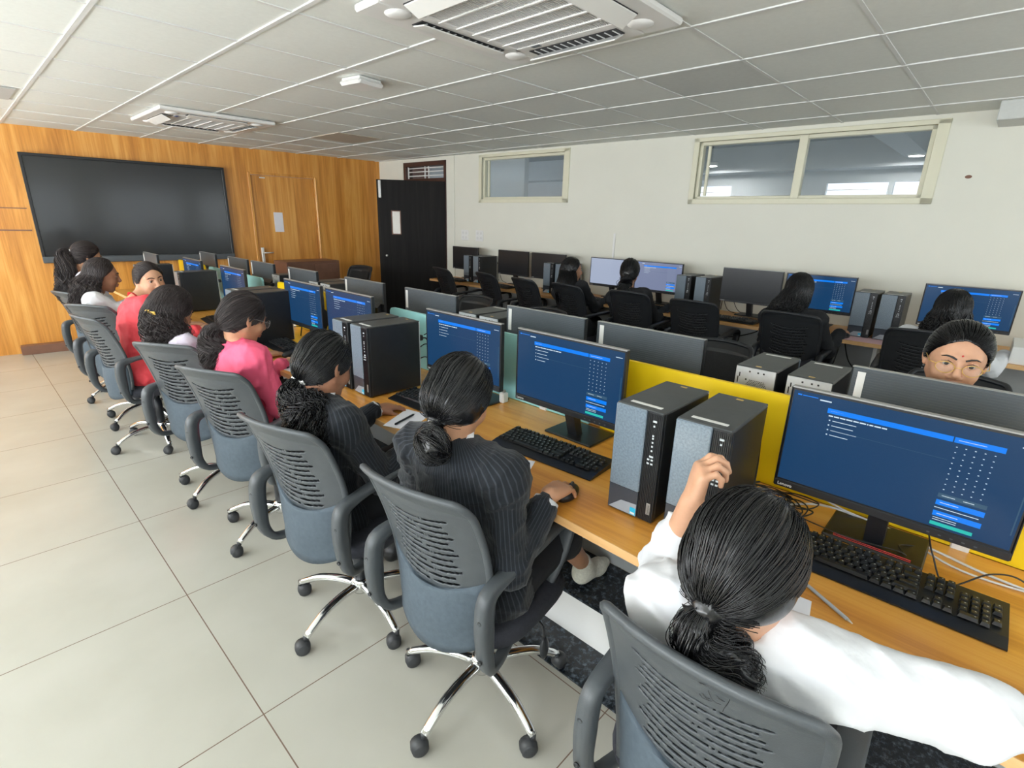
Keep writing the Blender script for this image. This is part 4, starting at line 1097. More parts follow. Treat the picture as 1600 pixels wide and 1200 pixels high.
# -------- hair
def scalp(d, off):
    d = d/np.linalg.norm(d, axis=-1, keepdims=True)
    bulge = 1+.42*np.clip(-d[..., 2:3], 0, 1)*np.clip(-d[..., 0:1]+.15, 0, 1)
    off = np.asarray(off, float)
    p = HCC+bulge*d/np.linalg.norm(d/HR, axis=-1, keepdims=True)
    hl = np.clip(1-np.exp(np.minimum(0, hline(p[..., 0], p[..., 1], p[..., 2], SIDES[0]))/.018), 0.05, 1)
    if SIDES[0]: hl = hl+1.1*np.clip(np.abs(d[..., 1])-.45, 0, 1)*np.clip(.6-d[..., 2], 0, 1)
    off = off+HT*hl
    return p+d*off[..., None]
HT = .008; SIDES = [False]
def hline(x, y, z, sides=False):
    """below zero behind the hairline"""
    p = .82*x-.57*z-.014+.011*np.maximum(0, 1-np.abs(y)/.05)
    if sides: p = np.minimum(p, np.maximum(x-.040, .045-np.abs(y)))
    return p
def scalp_old(d, off):
    """direction(s) in head coordinates -> point on the cranium ellipsoid"""
    d = d/np.linalg.norm(d, axis=-1, keepdims=True)
    r = HR+off[..., None] if isinstance(off, np.ndarray) else HR+off
    return HCC+d/np.linalg.norm(d/r, axis=-1, keepdims=True)
def slerp(a, b, t):
    a = a/np.linalg.norm(a, axis=-1, keepdims=True); b = b/np.linalg.norm(b, axis=-1, keepdims=True)
    om = np.arccos(np.clip((a*b).sum(-1, keepdims=True), -.9999, .9999)); so = np.sin(om)
    return (np.sin((1-t)*om)*a+np.sin(t*om)*b)/so
def hair(H, Rm, style, guide, n=900, mt=None, r=.0016, wave=.012, tie=None, width=(.03, .055, .05, .02), parent=None, loc=(0, 0, 0), nt=None, seed=1, curl=22, side=0.0, back=.0, core=.55, cover=False):
    """guide: world points of the falling hair, first one at the tie"""
    SIDES[0] = cover; rs = np.random.RandomState(seed); mt = mt or m_hair; H = np.array(H, float); pcs = []
    tie = nrm(Rm.T @ (np.array(guide[0], float)-H)-HCC)
    vox = .0045
    s = SDF(); s.e(H+Rm @ HCC, HR+HT-.001, Rm, k=.01); s.e(H+Rm @ V(-.034, 0, -.032), (.072, .068, .066), Rm, k=.03)
    if cover: s.e(H+Rm @ V(-.018, 0, -.018), (.080, .087, .076), Rm, k=.03)
    def sink(P):
        q = (P-H.astype(np.float32)) @ Rm.astype(np.float32)
        return (HT*np.exp(np.minimum(0, hline(q[..., 0], q[..., 1], q[..., 2], cover)/.018))).astype(np.float32)
    def clip(P):
        q = (P-H.astype(np.float32)) @ Rm.astype(np.float32)
        plane = hline(q[..., 0], q[..., 1], q[..., 2], cover)
        nape = -(q[..., 2]+.088)
        ear = .015-np.sqrt((q[..., 0]-.0)**2+(np.abs(q[..., 1])-.083)**2+((q[..., 2]+.004)*.7)**2)
        if cover: return np.maximum(plane, nape).astype(np.float32)
        return np.maximum(np.maximum(plane, nape), ear).astype(np.float32)
    v, f = s.mesh(vox, clip=clip, wrinkle=sink); pcs.append((v, f, mt))
    if style in ('tie', 'bun'):
        s = SDF(); g0 = np.array(guide[0], float)
        for q in (-1, 0, 1): s.c(H+Rm @ V(-.048, q*.030, -.046), g0, .042 if q == 0 else .034, .017, k=.02)
        v, f = s.mesh(.0045, wrinkle=wrink(.0022, 190, seed)); pcs.append((v, f, mt))
        kk = max(60, n//8); aa = rs.uniform(-1.9, 1.9, kk); e1 = H+(np.stack([-.048-.045*np.cos(aa), .070*np.sin(aa), -.050+.012*rs.normal(size=kk)], 1)) @ Rm.T
        tq = np.linspace(0, 1, 10)[None, :, None]; Pq = e1[:, None]*(1-tq)+g0*tq+(e1[:, None]-(H+Rm @ V(-.03, 0, -.05)))*np.sin(tq*PI)*.12
        v, f = strands_mesh(Pq, np.full((1, 10), r)); pcs.append((v, f, mt))
    # strands on the scalp, flowing to the tie or falling from the parting
    M_ = 14; t = np.linspace(0, 1, M_)[None, :, None]
    def start_dirs(k):
        out = []
        while len(out) < k:
            d = rs.normal(size=(k*4, 3)); d /= np.linalg.norm(d, axis=1)[:, None]; p = scalp(d, 0.0)
            hv = hline(p[:, 0], p[:, 1], p[:, 2], cover); ok = (hv < 0) & (p[:, 2] > -.085) & ((len(out) > .45*k) | (hv > -.008))
            d = d[ok]; p = p[ok]
            w_ = .82*p[:, 0]-.57*p[:, 2]          # prefer starts near the hairline
            keep = rs.rand(len(d)) < np.clip(.25+8*(w_+.05), .12, 1)
            out.extend(d[keep])
        return np.array(out[:k])
    if style in ('tie', 'bun', 'half'):
        k = n if style != 'half' else int(n*.55)
        sd = start_dirs(k); P = scalp(slerp(sd[:, None], tie[None, None]+rs.normal(size=(k, 1, 3))*.035, t), (.001+.003*rs.rand(k, 1)+.002*np.sin(t[..., 0]*3+rs.rand(k, 1)*6)))
        P = H+P @ Rm.T; rr = r*np.interp(np.linspace(0, 1, M_), [0, .15, .9, 1], [.3, 1, 1, .8])
        v, f = strands_mesh(P, rr[None, :]*rs.uniform(.7, 1.4, (k, 1))); pcs.append((v, f, mt))
        base = None
    if style in ('half', 'loose'):
        # side and back hair falling from the crown over the nape
        k = int(n*.8); az = rs.uniform(-1, 1, k)*1.75+PI+side; top = np.stack([rs.uniform(-.75, .55, k), rs.uniform(-.12, .12, k), np.ones(k)], 1)
        el = rs.uniform(-.62, -.2, k); end = np.stack([np.cos(az)*np.cos(el), np.sin(az)*np.cos(el), np.sin(el)], 1)
        P = scalp(slerp(top[:, None], end[:, None], t), (.001+.006*rs.rand(k, 1)+.004*t[..., 0])); P = H+P @ Rm.T
        Mf = 20; tf = np.linspace(0, 1, Mf)[None, 1:, None]; L = guide_len = np.linalg.norm(np.diff(np.array(guide), axis=0), axis=1).sum()*rs.uniform(.65, 1.05, (k, 1, 1))
        e0 = P[:, -1:]; fwd = Rm[:, 0]*V(1, 1, 0); gd = spline(guide, Mf)[1:]-np.array(guide[0]); gd = gd/np.linalg.norm(np.diff(np.array(guide), axis=0), axis=1).sum()
        ctr = H+Rm @ V(-.03, 0, 0)
        fall = e0+gd[None]*L+(e0-ctr)*V(1, 1, 0)*(.30*np.sin(tf*2.2))*(1-.6*tf)
        ph = rs.rand(k, 1, 1)*6.28; am = wave*np.minimum(1, tf*2.5)
        fall = fall+am*np.concatenate([np.sin(tf*curl+ph), np.cos(tf*curl*.9+ph*1.7), .3*np.sin(tf*curl*1.1+ph)], 2)
        P = np.concatenate([P, fall], 1); Mt = P.shape[1]
        rr = r*np.interp(np.linspace(0, 1, Mt), [0, .1, .7, 1], [.4, 1, 1, .35])
        v, f = strands_mesh(P, rr[None, :]*rs.uniform(.7, 1.4, (k, 1))); pcs.append((v, f, mt))
    if style in ('tie', 'half', 'bun'):
        nt = nt or int(n*.8); G = spline(guide, 30); Mg = 30; tg = np.gradient(G, axis=0); tg /= np.linalg.norm(tg, axis=1)[:, None]
        a = np.cross(tg, V(.2, .9, .3)); a /= np.linalg.norm(a, axis=1)[:, None]; b = np.cross(tg, a)
        q = rs.normal(size=(nt, 2)); q /= np.linalg.norm(q, axis=1)[:, None]; q *= np.sqrt(rs.rand(nt, 1))
        wd = np.interp(np.linspace(0, 1, Mg), np.linspace(0, 1, len(width)), width)
        ph = rs.rand(nt, 1)*6.28; tt = np.linspace(0, 1, Mg)[None]; cl = np.round(rs.rand(nt, 1)*9)*.7
        am = wave*np.minimum(1, tt*4)
        ca = q[:, :1]*wd[None]+am*np.sin(tt*curl+cl+.3*ph); cb = q[:, 1:]*wd[None]*.8+am*np.cos(tt*curl*.8+cl*1.3+.3*ph)
        wild = np.where(rs.rand(nt, 1) < (.05 if wave < .015 else .0), rs.uniform(1.1, 1.5, (nt, 1)), 1)-1; ca = ca+q[:, :1]*wd[None]*wild; cb = cb+q[:, 1:]*wd[None]*wild
        P = G[None]+ca[..., None]*a[None]+cb[..., None]*b[None]
        ln = rs.uniform(.72, 1.0, (nt,)); idx = tt*ln[:, None]*(Mg-1); i0 = np.minimum(idx.astype(int), Mg-2); fr = (idx-i0)[..., None]
        P = np.take_along_axis(P, np.repeat(i0[..., None], 3, 2), 1)*(1-fr)+np.take_along_axis(P, np.repeat(i0[..., None]+1, 3, 2), 1)*fr
        rr = r*np.interp(np.linspace(0, 1, Mg), [0, .7, 1], [1, 1, .35])
        v, f = strands_mesh(P, rr[None, :]*rs.uniform(.7, 1.5, (nt, 1))); pcs.append((v, f, mt))
        cs = SDF(); ws = wd*core
        for i in range(0, Mg-4, 2): cs.c(G[i], G[i+2], ws[i]+.003, ws[i+2]+.003, k=.01)
        v, f = cs.mesh(.006, wrinkle=wrink(.005, 120, seed)); pcs.append((v, f, mt))
    if style == 'bun':
        Bc = np.array(guide[-1], float); s = SDF(); k = 520; rb = width[-1]
        u = rs.normal(size=(k, 3)); u /= np.linalg.norm(u, axis=1)[:, None]; w2 = rs.normal(size=(k, 3)); w2 = np.cross(u, w2); w2 /= np.linalg.norm(w2, axis=1)[:, None]
        gi = rs.randint(0, 9, k); u = u[gi]+rs.normal(size=(k, 3))*.10; w2 = w2[gi]+rs.normal(size=(k, 3))*.10
        th = np.linspace(0, 4.2, 18)[None, :, None]; rad = rb*rs.uniform(.72, 1.08, (k, 1, 1))
        P = Bc+rad*(np.cos(th)*u[:, None]+np.sin(th)*w2[:, None])*V(.9, 1.0, 1.15)
        v, f = strands_mesh(P, np.full((1, 18), r*1.2)); pcs.append((v, f, mt))
        s.e(Bc, (rb*.7, rb*.78, rb*.85), None); v, f = s.mesh(.005, wrinkle=wrink(.004, 150, seed)); pcs.append((v, f, mt))
    return np_mesh('hair', pcs, parent, loc)
def flyaway(H, Rm, pts_list, mt, parent, loc):
    pass
# -------- whole person
def person(spec):
    """spec keys: at (x,y) hub of the chair, yaw, head (x,y,z), hyaw, hpitch, hroll, top, bottom, wl/wr wrists, ..."""
    g = dict(yaw=0, hyaw=0, hpitch=-.35, hroll=0, skin=m_skin, top=m_blackcloth, bot=m_blackcloth, vox=.010, fine=True, wide=1.0, collar=None, cuff=None, legs='trousers', lean=0, hvox=.0042, bootm=m_black, sleeve=.0)
    g.update(spec); bx, by = g['at']; cy, sy = math.cos(g['yaw']), math.sin(g['yaw'])
    F0 = V(cy, sy, 0); L0 = V(-sy, cy, 0); U0 = V(0, 0, 1); loc = (bx, by, 0)
    def w(f, l, u): return V(bx, by, 0)+F0*f+L0*l+U0*u
    H = V(*g['head']); Rm = head_frame(g['hyaw'], g['hpitch'], g['hroll'])
    Pel = V(*g['pelvis']) if 'pelvis' in g else w(-.10, 0, .53)
    NB = V(*g['neck']) if 'neck' in g else H+Rm @ V(-.045, 0, -.12)+V(0, 0, -.055)
    U = nrm(NB-Pel); Lx = nrm(V(*g['left'])) if 'left' in g else L0; Lx = nrm(Lx-U*(Lx @ U)); Fx = np.cross(Lx, U); L = np.linalg.norm(NB-Pel)
    B = np.stack([Fx, Lx, U], 1); k = L/.46*g['wide']; wd = g['wide']
    SL = V(*g['sl']) if 'sl' in g else NB-U*.055+Lx*.155*wd+Fx*.015
    SR = V(*g['sr']) if 'sr' in g else NB-U*.055-Lx*.155*wd+Fx*.015
    WL = V(*g['wl']) if 'wl' in g else w(.22, .16, .80); WRr = V(*g['wr']) if 'wr' in g else w(.22, -.16, .80)
    EL, WL = ik(SL, WL, .265, .235, g.get('pl', -U0*1.0-F0*.35+L0*.16)); ER, WRr = ik(SR, WRr, .265, .235, g.get('pr', -U0*1.0-F0*.35-L0*.16))
    if 'er' in g: ER = V(*g['er'])
    HL, HRi = Pel+L0*.085-U0*.02, Pel-L0*.085-U0*.02
    KL = V(*g['kl']) if 'kl' in g else w(.34, .11, .535); KR = V(*g['kr']) if 'kr' in g else w(.34, -.11, .535)
    AL = V(*g['al']) if 'al' in g else w(.26, .10, .095); AR = V(*g['ar']) if 'ar' in g else w(.30, -.10, .095)
    def torso(s, o=0.0):
        s.e(Pel, (.115+o, .155+o, .11+o), B, k=.05); s.e(Pel+U*L*.30, (.090+o, .120+o, .13+o), B, k=.05)
        s.e(Pel+U*L*.66-Fx*.005, (.098+o, .138*wd+o, .15+o), B, k=.05); s.e(Pel+U*L*.70+Fx*.035, (.085+o, .12*wd+o, .09+o), B, k=.05)
        s.c(SL-Lx*.015, NB-U*.035+Lx*.03, .050+o, .048+o, k=.04); s.c(SR+Lx*.015, NB-U*.035-Lx*.03, .050+o, .048+o, k=.04)
        s.c(SL+Lx*0, SR, .046+o, .046+o, k=.04)
    def arm(s, S, E, W, o=0.0, upto=1.0, k=.025):
        s.c(S, E, .044+o, .037+o, k=.045); We = E+(W-E)*upto; s.c(E, We, .038+o, .038+o+(.024-.038)*upto*(.9 if o == 0 else .55), k=k)
    def leg(s, Hh, K, A, o=0.0, upto=1.0):
        s.c(Hh, K, .078+o, .052+o, k=.04); Ae = K+(A-K)*upto; s.c(K, Ae, .050+o, .050+o+(.034-.050)*upto, k=.03)
    # body: torso, legs and feet coarse; head, hands fine, all in one mesh
    pcs = []; s = SDF(); torso(s, -.012); arm(s, SL, EL, WL, -.006, .92); arm(s, SR, ER, WRr, -.006, .92); leg(s, HL, KL, AL, -.004); leg(s, HRi, KR, AR, -.004)
    s.c(NB-U*.03, H+Rm @ V(-.02, 0, -.06), .052, .050, k=.03)
    for A, q in ((AL, 1), (AR, -1)): s.c(A+V(0, 0, -.03)-F0*.02, A+F0*.12+V(0, 0, -.055), .030, .026, k=.03)
    v, f = s.mesh(.011); pcs.append((v, f, g['skin']))
    s, hg = head_sdf(H, Rm); s.c(H+Rm @ V(-.028, 0, -.055), NB+U*0.0, .049, .050, k=.03)
    hv = g['hvox']; v, f = s.mesh(hv)
    fc = (v[f].mean(1)-H) @ Rm
    lipm = ((fc[:, 0] > .086) & (np.abs(fc[:, 1]) < .021) & (np.abs(fc[:, 2]+.0585) < .0105-.35*np.abs(fc[:, 1]))).astype(int)
    pcs.append((v, f, [g['skin'], m_lips], True, lipm))
    for mb in face_extras(H, Rm, m_hair):
        qv, qf, qm, ms = quads_of(mb); pcs.append((qv, qf, ms, True, qm))
    for side, E, W in (('l', EL, WL), ('r', ER, WRr)):
        if g.get('nohand'+side): continue
        s = SDF(); a = E+(W-E)*.45; s.c(a, W, .0325, .0255, k=.02); s.e(W-(W-E)*.02, (.022, .027, .019), None, k=.02) if False else None
        dflt = dict(d=nrm(W-E)*V(1, 1, .2)+F0*.3-U0*.12, n=-U0, th=(-L0 if side == 'l' else L0), curl=(.28, .26, .30, .36), thumb=(.6, .25, .25))
        dflt.update(g.get('hand'+side, {})); hand_sdf(s, W, np.array(dflt['d'], float), np.array(dflt['n'], float), np.array(dflt['th'], float), dflt['curl'], dflt['thumb'], g.get('hs', .92))
        v, f = s.mesh(.0030 if g['fine'] else .005); pcs.append((v, f, g['skin']))
    po = np_mesh('person', pcs, None, loc); tag(po, g['label'], 'person')
    # clothes
    sd = int(abs(bx*13+by*7)*10) % 97
    s = SDF(); o = .012+g['sleeve']; torso(s, .010); up = g.get('upto', .93)
    arm(s, SL, EL, WL, o, g.get('uptol', up)); arm(s, SR, ER, WRr, o, g.get('uptor', up))
    if g.get('jacket'):
        s.e(Pel-Fx*.0-U*.03, (.150, .195, .12), B, k=.04)
    s.c(NB+U*(.050 if g.get('jacket') else .035), NB+U*.20, .046 if g.get('jacket') else .050, .07, k=.008, op='-')
    def below(P): return (-(P-(Pel-U*.115).astype(np.float32)) @ U.astype(np.float32)).astype(np.float32)
    v, f = s.mesh(g['vox'], wrinkle=wrink(g.get('wr_amp', .0045), 48, sd), clip=below)
    tn = 'jacket' if g.get('jacket') else 'shirt'
    co = np_mesh(tn, [(v, f, g['top'])], po, loc)
    if g['top'] is MATS['pinstripe']:
        val = np.arctan2((v-Pel) @ Lx, -((v-Pel) @ Fx)+.02)*.15; best = np.full(len(v), .062)
        for S_, E_ in ((SL, EL), (EL, WL), (SR, ER), (ER, WRr)):
            ax = nrm(E_-S_); tt = np.clip((v-S_) @ ax, 0, np.linalg.norm(E_-S_)); q = v-S_-tt[:, None]*ax; ds = np.linalg.norm(q, axis=1)
            r1 = nrm(np.cross(ax, V(0, 0, 1)+Fx*.2)); r2 = np.cross(ax, r1); an = np.arctan2(q @ r1, -(q @ r2)*(1 if (r2 @ U0) > 0 else -1))
            m = (ds < best) & (np.abs((v-Pel) @ Lx) > .13) & ((v-S_) @ ax > (.045 if S_ is SL or S_ is SR else 0)); val[m] = (an*.052)[m]; best[m] = ds[m]
        co.data.attributes.new('stripe', 'FLOAT', 'POINT').data.foreach_set('value', val.astype(np.float32))
    for side, E, W in (('l', EL, WL), ('r', ER, WRr)):
        u_ = g.get('upto'+side, up); c = g['cuff'] or (g['top'] if u_ > .3 else None)
        if c is None: continue
        a = E+(W-E)*(u_-.08); b = E+(W-E)*(u_+(.13 if g['cuff'] else .05)); mb = MB(); rr = .038+o+(.024-.038)*u_*.55
        if g['cuff']: rr -= .007
        q = nrm(W-E); mb.tube([a, a+(b-a)*.2, b, b-q*.002, a+(b-a)*.5], [rr, rr+.003, rr+.001, rr-.004, rr-.005], c, 22, cap=False); mb.build('cuff', po, loc=(0, 0, 0)).data.transform(Matrix.Translation((-bx, -by, 0)))
    if g['collar']:
        mb = MB(); T = np.eye(4); q = []; m_ = 28
        hd = nrm(H+Rm @ V(-.03, 0, -.10)-NB); a_ = nrm(np.cross(hd, Lx)); a_ = a_ if a_ @ Fx > 0 else -a_
        for j in range(m_):
            t = .28+(2*PI-.56)*j/(m_-1); dr = a_*math.cos(t)+Lx*math.sin(t); hh = (.0 if g.get('jacket') else .012)+(.002 if g.get('jacket') else .014)*max(0, -math.cos(t))
            q += [NB+hd*.002+dr*.056, NB+hd*(.010+hh)+dr*.055, NB+hd*(.013+hh)+dr*.058, NB-hd*.004+dr*.068]
        Fq = [(j*4+i, j*4+i+1, (j+1)*4+i+1, (j+1)*4+i) for j in range(m_-1) for i in range(3)]
        mb.add(q, Fq, g['collar'], True); mb.build('collar', po, fixn=True).data.transform(Matrix.Translation((-bx, -by, 0)))
    if g['legs']:
        s = SDF(); o = .014; s.e(Pel-U*.01, (.125, .165, .11), B, k=.05); up = 1.0 if g['legs'] == 'trousers' else .16
        leg(s, HL, KL, AL, o, up); leg(s, HRi, KR, AR, o, up)
        if g['legs'] == 'skirt': s.c((HL+HRi)/2, (KL+KR)/2, .09, .06, k=.05)
        def above(P): return ((P-(Pel+U*.10).astype(np.float32)) @ U.astype(np.float32)).astype(np.float32)
        v, f = s.mesh(.012, wrinkle=wrink(.004, 40, sd+3), clip=above); np_mesh('skirt' if g['legs'] == 'skirt' else 'trousers', [(v, f, g['bot'])], po, loc)
    for A, K in ((AL, KL), (AR, KR)):
        s = SDF(); foot = g.get('footdir', F0+V(0, 0, 0)); fd = nrm(foot)
        s.c(A+(K-A)*.12, A+V(0, 0, -.01), .038, .038, k=.02); s.c(A+V(0, 0, -.035)-F0*.018, A+fd*.10+V(0, 0, -.055), .036, .034, k=.03); s.c(A+fd*.09+V(0, 0, -.06), A+fd*.145+V(0, 0, -.062), .032, .024, k=.02)
        v, f = s.mesh(.006); np_mesh('sock' if g.get('socks') else 'shoe', [(v, f, m_sock if g.get('socks') else g['bootm'])], po, loc)
    return po, dict(H=H, Rm=Rm, NB=NB, U=U, F=Fx, L=Lx, SL=SL, SR=SR, EL=EL, ER=ER, WL=WL, WR=WRr, loc=loc, Pel=Pel)
def add_clip(po, d, pos, kind, m):
    """pos in head coordinates, clip lies on the hair"""
    H, Rm = d['H'], d['Rm']; c = H+Rm @ V(*pos); out = nrm(Rm @ (V(*pos)-HCC)); side = nrm(np.cross(out, V(0, 0, 1))); up = np.cross(side, out); mb = MB(); lx, ly, _ = d['loc']
    c = c+out*{'square': .016, 'claw': .006}.get(kind, 0); T = frame(c, side, up)
    if kind == 'claw':
        for s in (-1, 1): mb.tube(T[:3, 3]+np.array([(s*.012, -.03, .0), (s*.016, 0, .006), (s*.008, .03, .002)]) @ T[:3, :3].T, .0035, m, 8)
        mb.box((-.012, -.03, -.002), (.012, -.012, .010), m, .003, T=T)
    elif kind == 'band':
        mb.lathe([(.018, -.007), (.024, -.005), (.024, .005), (.018, .007)], m, 16, T=frame(c, side, nrm(np.cross(out, side))))
    else:
        mb.box((-.026, -.009, 0), (.026, .009, .006), m, .002, T=T); mb.box((.006, -.016, 0), (.030, -.011, .009), m, .002, T=T); mb.box((.006, .011, 0), (.030, .016, .009), m, .002, T=T); mb.box((.028, -.014, 0), (.033, .014, .009), m, .002, T=T)
    o = mb.build('hair_clip', po); o.data.transform(Matrix.Translation((-lx, -ly, 0))); return o
def clip_at(po, d, pos, kind, m):
    return add_clip(po, d, d['Rm'].T @ (V(*pos)-d['H']), kind, m)
def add_glasses(po, d, m):
    H, Rm = d['H'], d['Rm']; lx, ly, _ = d['loc']; g = lambda x, y, z: H+Rm @ V(x, y, z); mb = MB()
    for q in (-1, 1):
        ring = [g(.104-.0045*abs(math.cos(t))*(1 if q*math.cos(t) > 0 else 0)*1.5, q*.034+.0245*math.cos(t), .002+.018*math.sin(t)*(1 if math.sin(t) > 0 else 1.05)) for t in np.linspace(0, 2*PI, 25)]
        mb.tube(ring, .0011, m, 6, cap=False)
        mb.tube([g(.098, q*.058, .008), g(.085, q*.074, .008), g(.0, q*.083, .006), g(-.018, q*.084, -.008)], .0012, m, 6)
    mb.tube([g(.104, -.0095, .004), g(.108, 0, .008), g(.104, .0095, .004)], .0011, m, 6)
    o = mb.build('glasses', po); o.data.transform(Matrix.Translation((-lx, -ly, 0)))
    mb = MB()
    for q in (-1, 1):
        mb.add([g(.1035, q*.034+.0235*math.cos(t), .002+.0175*math.sin(t)) for t in np.linspace(0, 2*PI, 24, endpoint=False)], [tuple(range(24))], mat('lens', (.9, .95, .92), .02, alpha=.05, spec=1.0))
    l = mb.build('lens', o, fixn=False); l.data.transform(Matrix.Translation((-lx, -ly, 0)))
# ---------------------------------------------------------------- placing the furniture
chair = make_chair('grey'); chair['category'] = 'chair'
CG = 'office chairs at the near row'
RA = [((.985, .225), 2, 'grey mesh-back office chair nearest the viewer, behind the person in white'),
      ((.98, 1.02), 8, 'grey mesh-back office chair of the person with the knotted bun'),
      ((.90, 1.67), 14, 'grey mesh-back office chair of the pinstriped person with a long curly ponytail'),
      ((.93, 2.50), 24, 'grey mesh-back office chair of the person in bright pink'),
      ((.90, 3.15), 32, 'grey mesh-back office chair of the person with the gold hair clip'),
      ((.79, 4.15), 12, 'grey mesh-back office chair of the person in coral red'),
      ((.83, 4.74), 34, 'grey mesh-back office chair of the person in white seen in profile'),
      ((.85, 5.50), 20, 'grey mesh-back office chair farthest away in the near row')]
for (x, y), a, lab in RA: place(chair, (x, y, 0), R(a), lab, CG)
chb = make_chair('black'); chb['category'] = 'chair'
RC = [(4.42, 5.02, -10, 'black chair by the white wall, closest to the open black door'),
      (4.44, 4.25, -12, 'black chair by the white wall, in front of the first dark tower pair'),
      (4.38, 3.62, -10, 'black chair by the white wall, in front of the dark monitors'),
      (4.36, 3.05, -8, 'black chair of the person in black whose face is seen in profile'),
      (4.40, 2.42, 0, 'black chair of the person with the white-tied ponytail'),
      (4.34, 1.80, 2, 'empty black chair in front of the dark monitor with grey towers beside it'),
      (4.34, 1.06, 0, 'black chair of the person with the white beak clip'),
      (4.30, .30, 3, 'black chair of the person in white at the wall row')]
for x, y, a, lab in RC:
    o = place(chb, (x, y, 0), R(a), lab, 'black chairs along the white wall'); o.scale = (1.06, 1.06, 1.06)
RB = [(3.45, 6.20, 200, 'black chair in front of the wooden wall near the black door'), (2.72, 3.24, 185, 'black chair with only its rounded top showing behind the silver towers'),
      (2.70, 2.46, 180, 'black chair whose wide top shows behind a monitor back'), (2.62, 1.08, 186, 'dark chair standing beside the yellow board, behind the silver-backed towers'), (2.78, .07, 178, 'dark chair of the bespectacled person facing the viewer')]
for x, y, a, lab in RB: place(chb, (x, y, 0), R(a), lab, 'black chairs of the middle row').scale = (1, 1, 1)
# monitors
mon = make_monitor('on'); monoff = make_monitor('off'); monp = make_monitor('pale'); monl = make_monitor('lavender'); mon1 = make_monitor('on', True)
for o in (mon, monoff, monp, monl, mon1): o['category'] = 'monitor'
place(mon1, (1.506, .105, .75), PI, 'large lit monitor nearest the viewer, blue exam page, red-rimmed slot in its base')
for y, lab in ((1.125, 'lit monitor between the aqua board and the first speckled tower'), (1.72, 'lit monitor just behind the head with the knotted bun'),
               (2.70, 'lit monitor seen at a slant beyond the third and fourth towers'), (3.27, 'lit monitor beside the far yellow board with cables'),
               (4.47, 'lit monitor in front of the far aqua board'), (5.46, 'narrow lit monitor far along the near row, beside a small yellow board')):
    place(mon, (1.506, y, .75), PI, lab, 'lit monitors of the near row')
RBm = [(.05, 'monitor back with a pale sticker, hiding the lower face of the bespectacled person'), (1.05, 'monitor back right above the left end of the yellow board'), (1.62, 'monitor back beside the silver tower backs'),
       (2.53, 'monitor back with a pale sticker, in front of the open black door'), (3.28, 'monitor back in front of the far dark chair'), (4.22, 'monitor back in front of the brown box at the wooden wall'),
       (5.02, 'monitor back just left of a small black tower'), (5.62, 'monitor back below the wooden door handle'), (6.50, 'small monitor back in front of the black display board, right one')]
for y, lab in RBm: place(monoff, (1.964, y, .735), 0, lab, 'monitor backs of the middle row')
place(monoff, (1.40, 6.38, .75), 0, 'small monitor back in front of the black display board, left one', 'monitor backs of the middle row')
ZC = .79+.022
for k_, y, lab in ((monoff, 5.34, 'dark monitor by the white wall, closest to the black door'), (monoff, 4.46, 'dark monitor by the white wall, left one of the middle pair'), (monoff, 3.90, 'dark monitor by the white wall, right one of the middle pair'),
                   (monp, 3.05, 'pale glowing monitor between the two people in black'), (monl, 2.50, 'lavender glowing monitor right of the ponytail tied with white'), (monoff, 1.61, 'dark grey monitor by the white wall, right of the two grey towers'),
                   (mon, 1.08, 'lit monitor behind the person with the white beak clip'), (mon, .16, 'lit monitor at the white wall, farthest right')):
    place(k_, (4.74, y, ZC), PI, lab, 'monitors along the white wall')
# computer towers
tw = make_tower(); tw['category'] = 'computer'
for x, y, a, lab in ((1.365, .655, 0, 'speckled grey computer tower beside the lit monitor, left one of the near pair'), (1.375, .482, 2, 'speckled grey computer tower behind the raised hand'),
                     (1.375, 2.13, -2, 'black computer tower in front of the pinstriped ponytail person, nearer of the pair'), (1.375, 2.30, -2, 'black computer tower, farther of the pair with a shared white-striped top'),
                     (1.36, 3.53, 2, 'black computer tower behind the head of the person in pink, nearer one'), (1.36, 3.71, 2, 'black computer tower behind the head of the person in pink, farther one'),
                     (1.42, 5.10, 0, 'black computer tower beside the face of the person in coral'), (1.30, 5.93, -4, 'black computer tower behind the head of the person in coral')):
    place(tw, (x, y, .75), PI+R(a), lab, 'computer towers of the near row')
for x, y, lab in ((2.115, .60, 'computer tower with silver back and round vent, left of the pair behind the yellow board'), (2.115, .42, 'computer tower with silver back, right of the pair behind the yellow board'),
                  (2.07, 1.98, 'silver-backed computer tower behind the aqua board, right one'), (2.07, 2.15, 'silver-backed computer tower behind the aqua board, left one'),
                  (2.08, 3.80, 'small silver-backed computer tower near the wooden wall, right one'), (2.08, 3.99, 'small silver-backed computer tower near the wooden wall, left one'),
                  (2.05, 4.62, 'black computer tower between two far monitor backs')):
    place(tw, (x, y, .735), 0, lab, 'computer towers of the middle row')
for x, y, lab in ((4.80, 2.19, 'grey computer tower at the white wall, left of the pair beside the lavender screen'), (4.80, 2.00, 'grey computer tower at the white wall, right of the pair beside the lavender screen'),
                  (4.80, .74, 'grey computer tower at the white wall on pink paper, left one'), (4.80, .57, 'grey computer tower at the white wall on pink paper, right one'),
                  (4.76, 5.16, 'computer tower nearest the black door, left one'), (4.76, 4.98, 'computer tower nearest the black door, right one'),
                  (4.76, 3.62, 'computer tower beside the head of the person in black, right one'), (4.76, 3.79, 'computer tower beside the head of the person in black, left one')):
    place(tw, (x, y, .79), PI, lab, 'computer towers along the white wall')
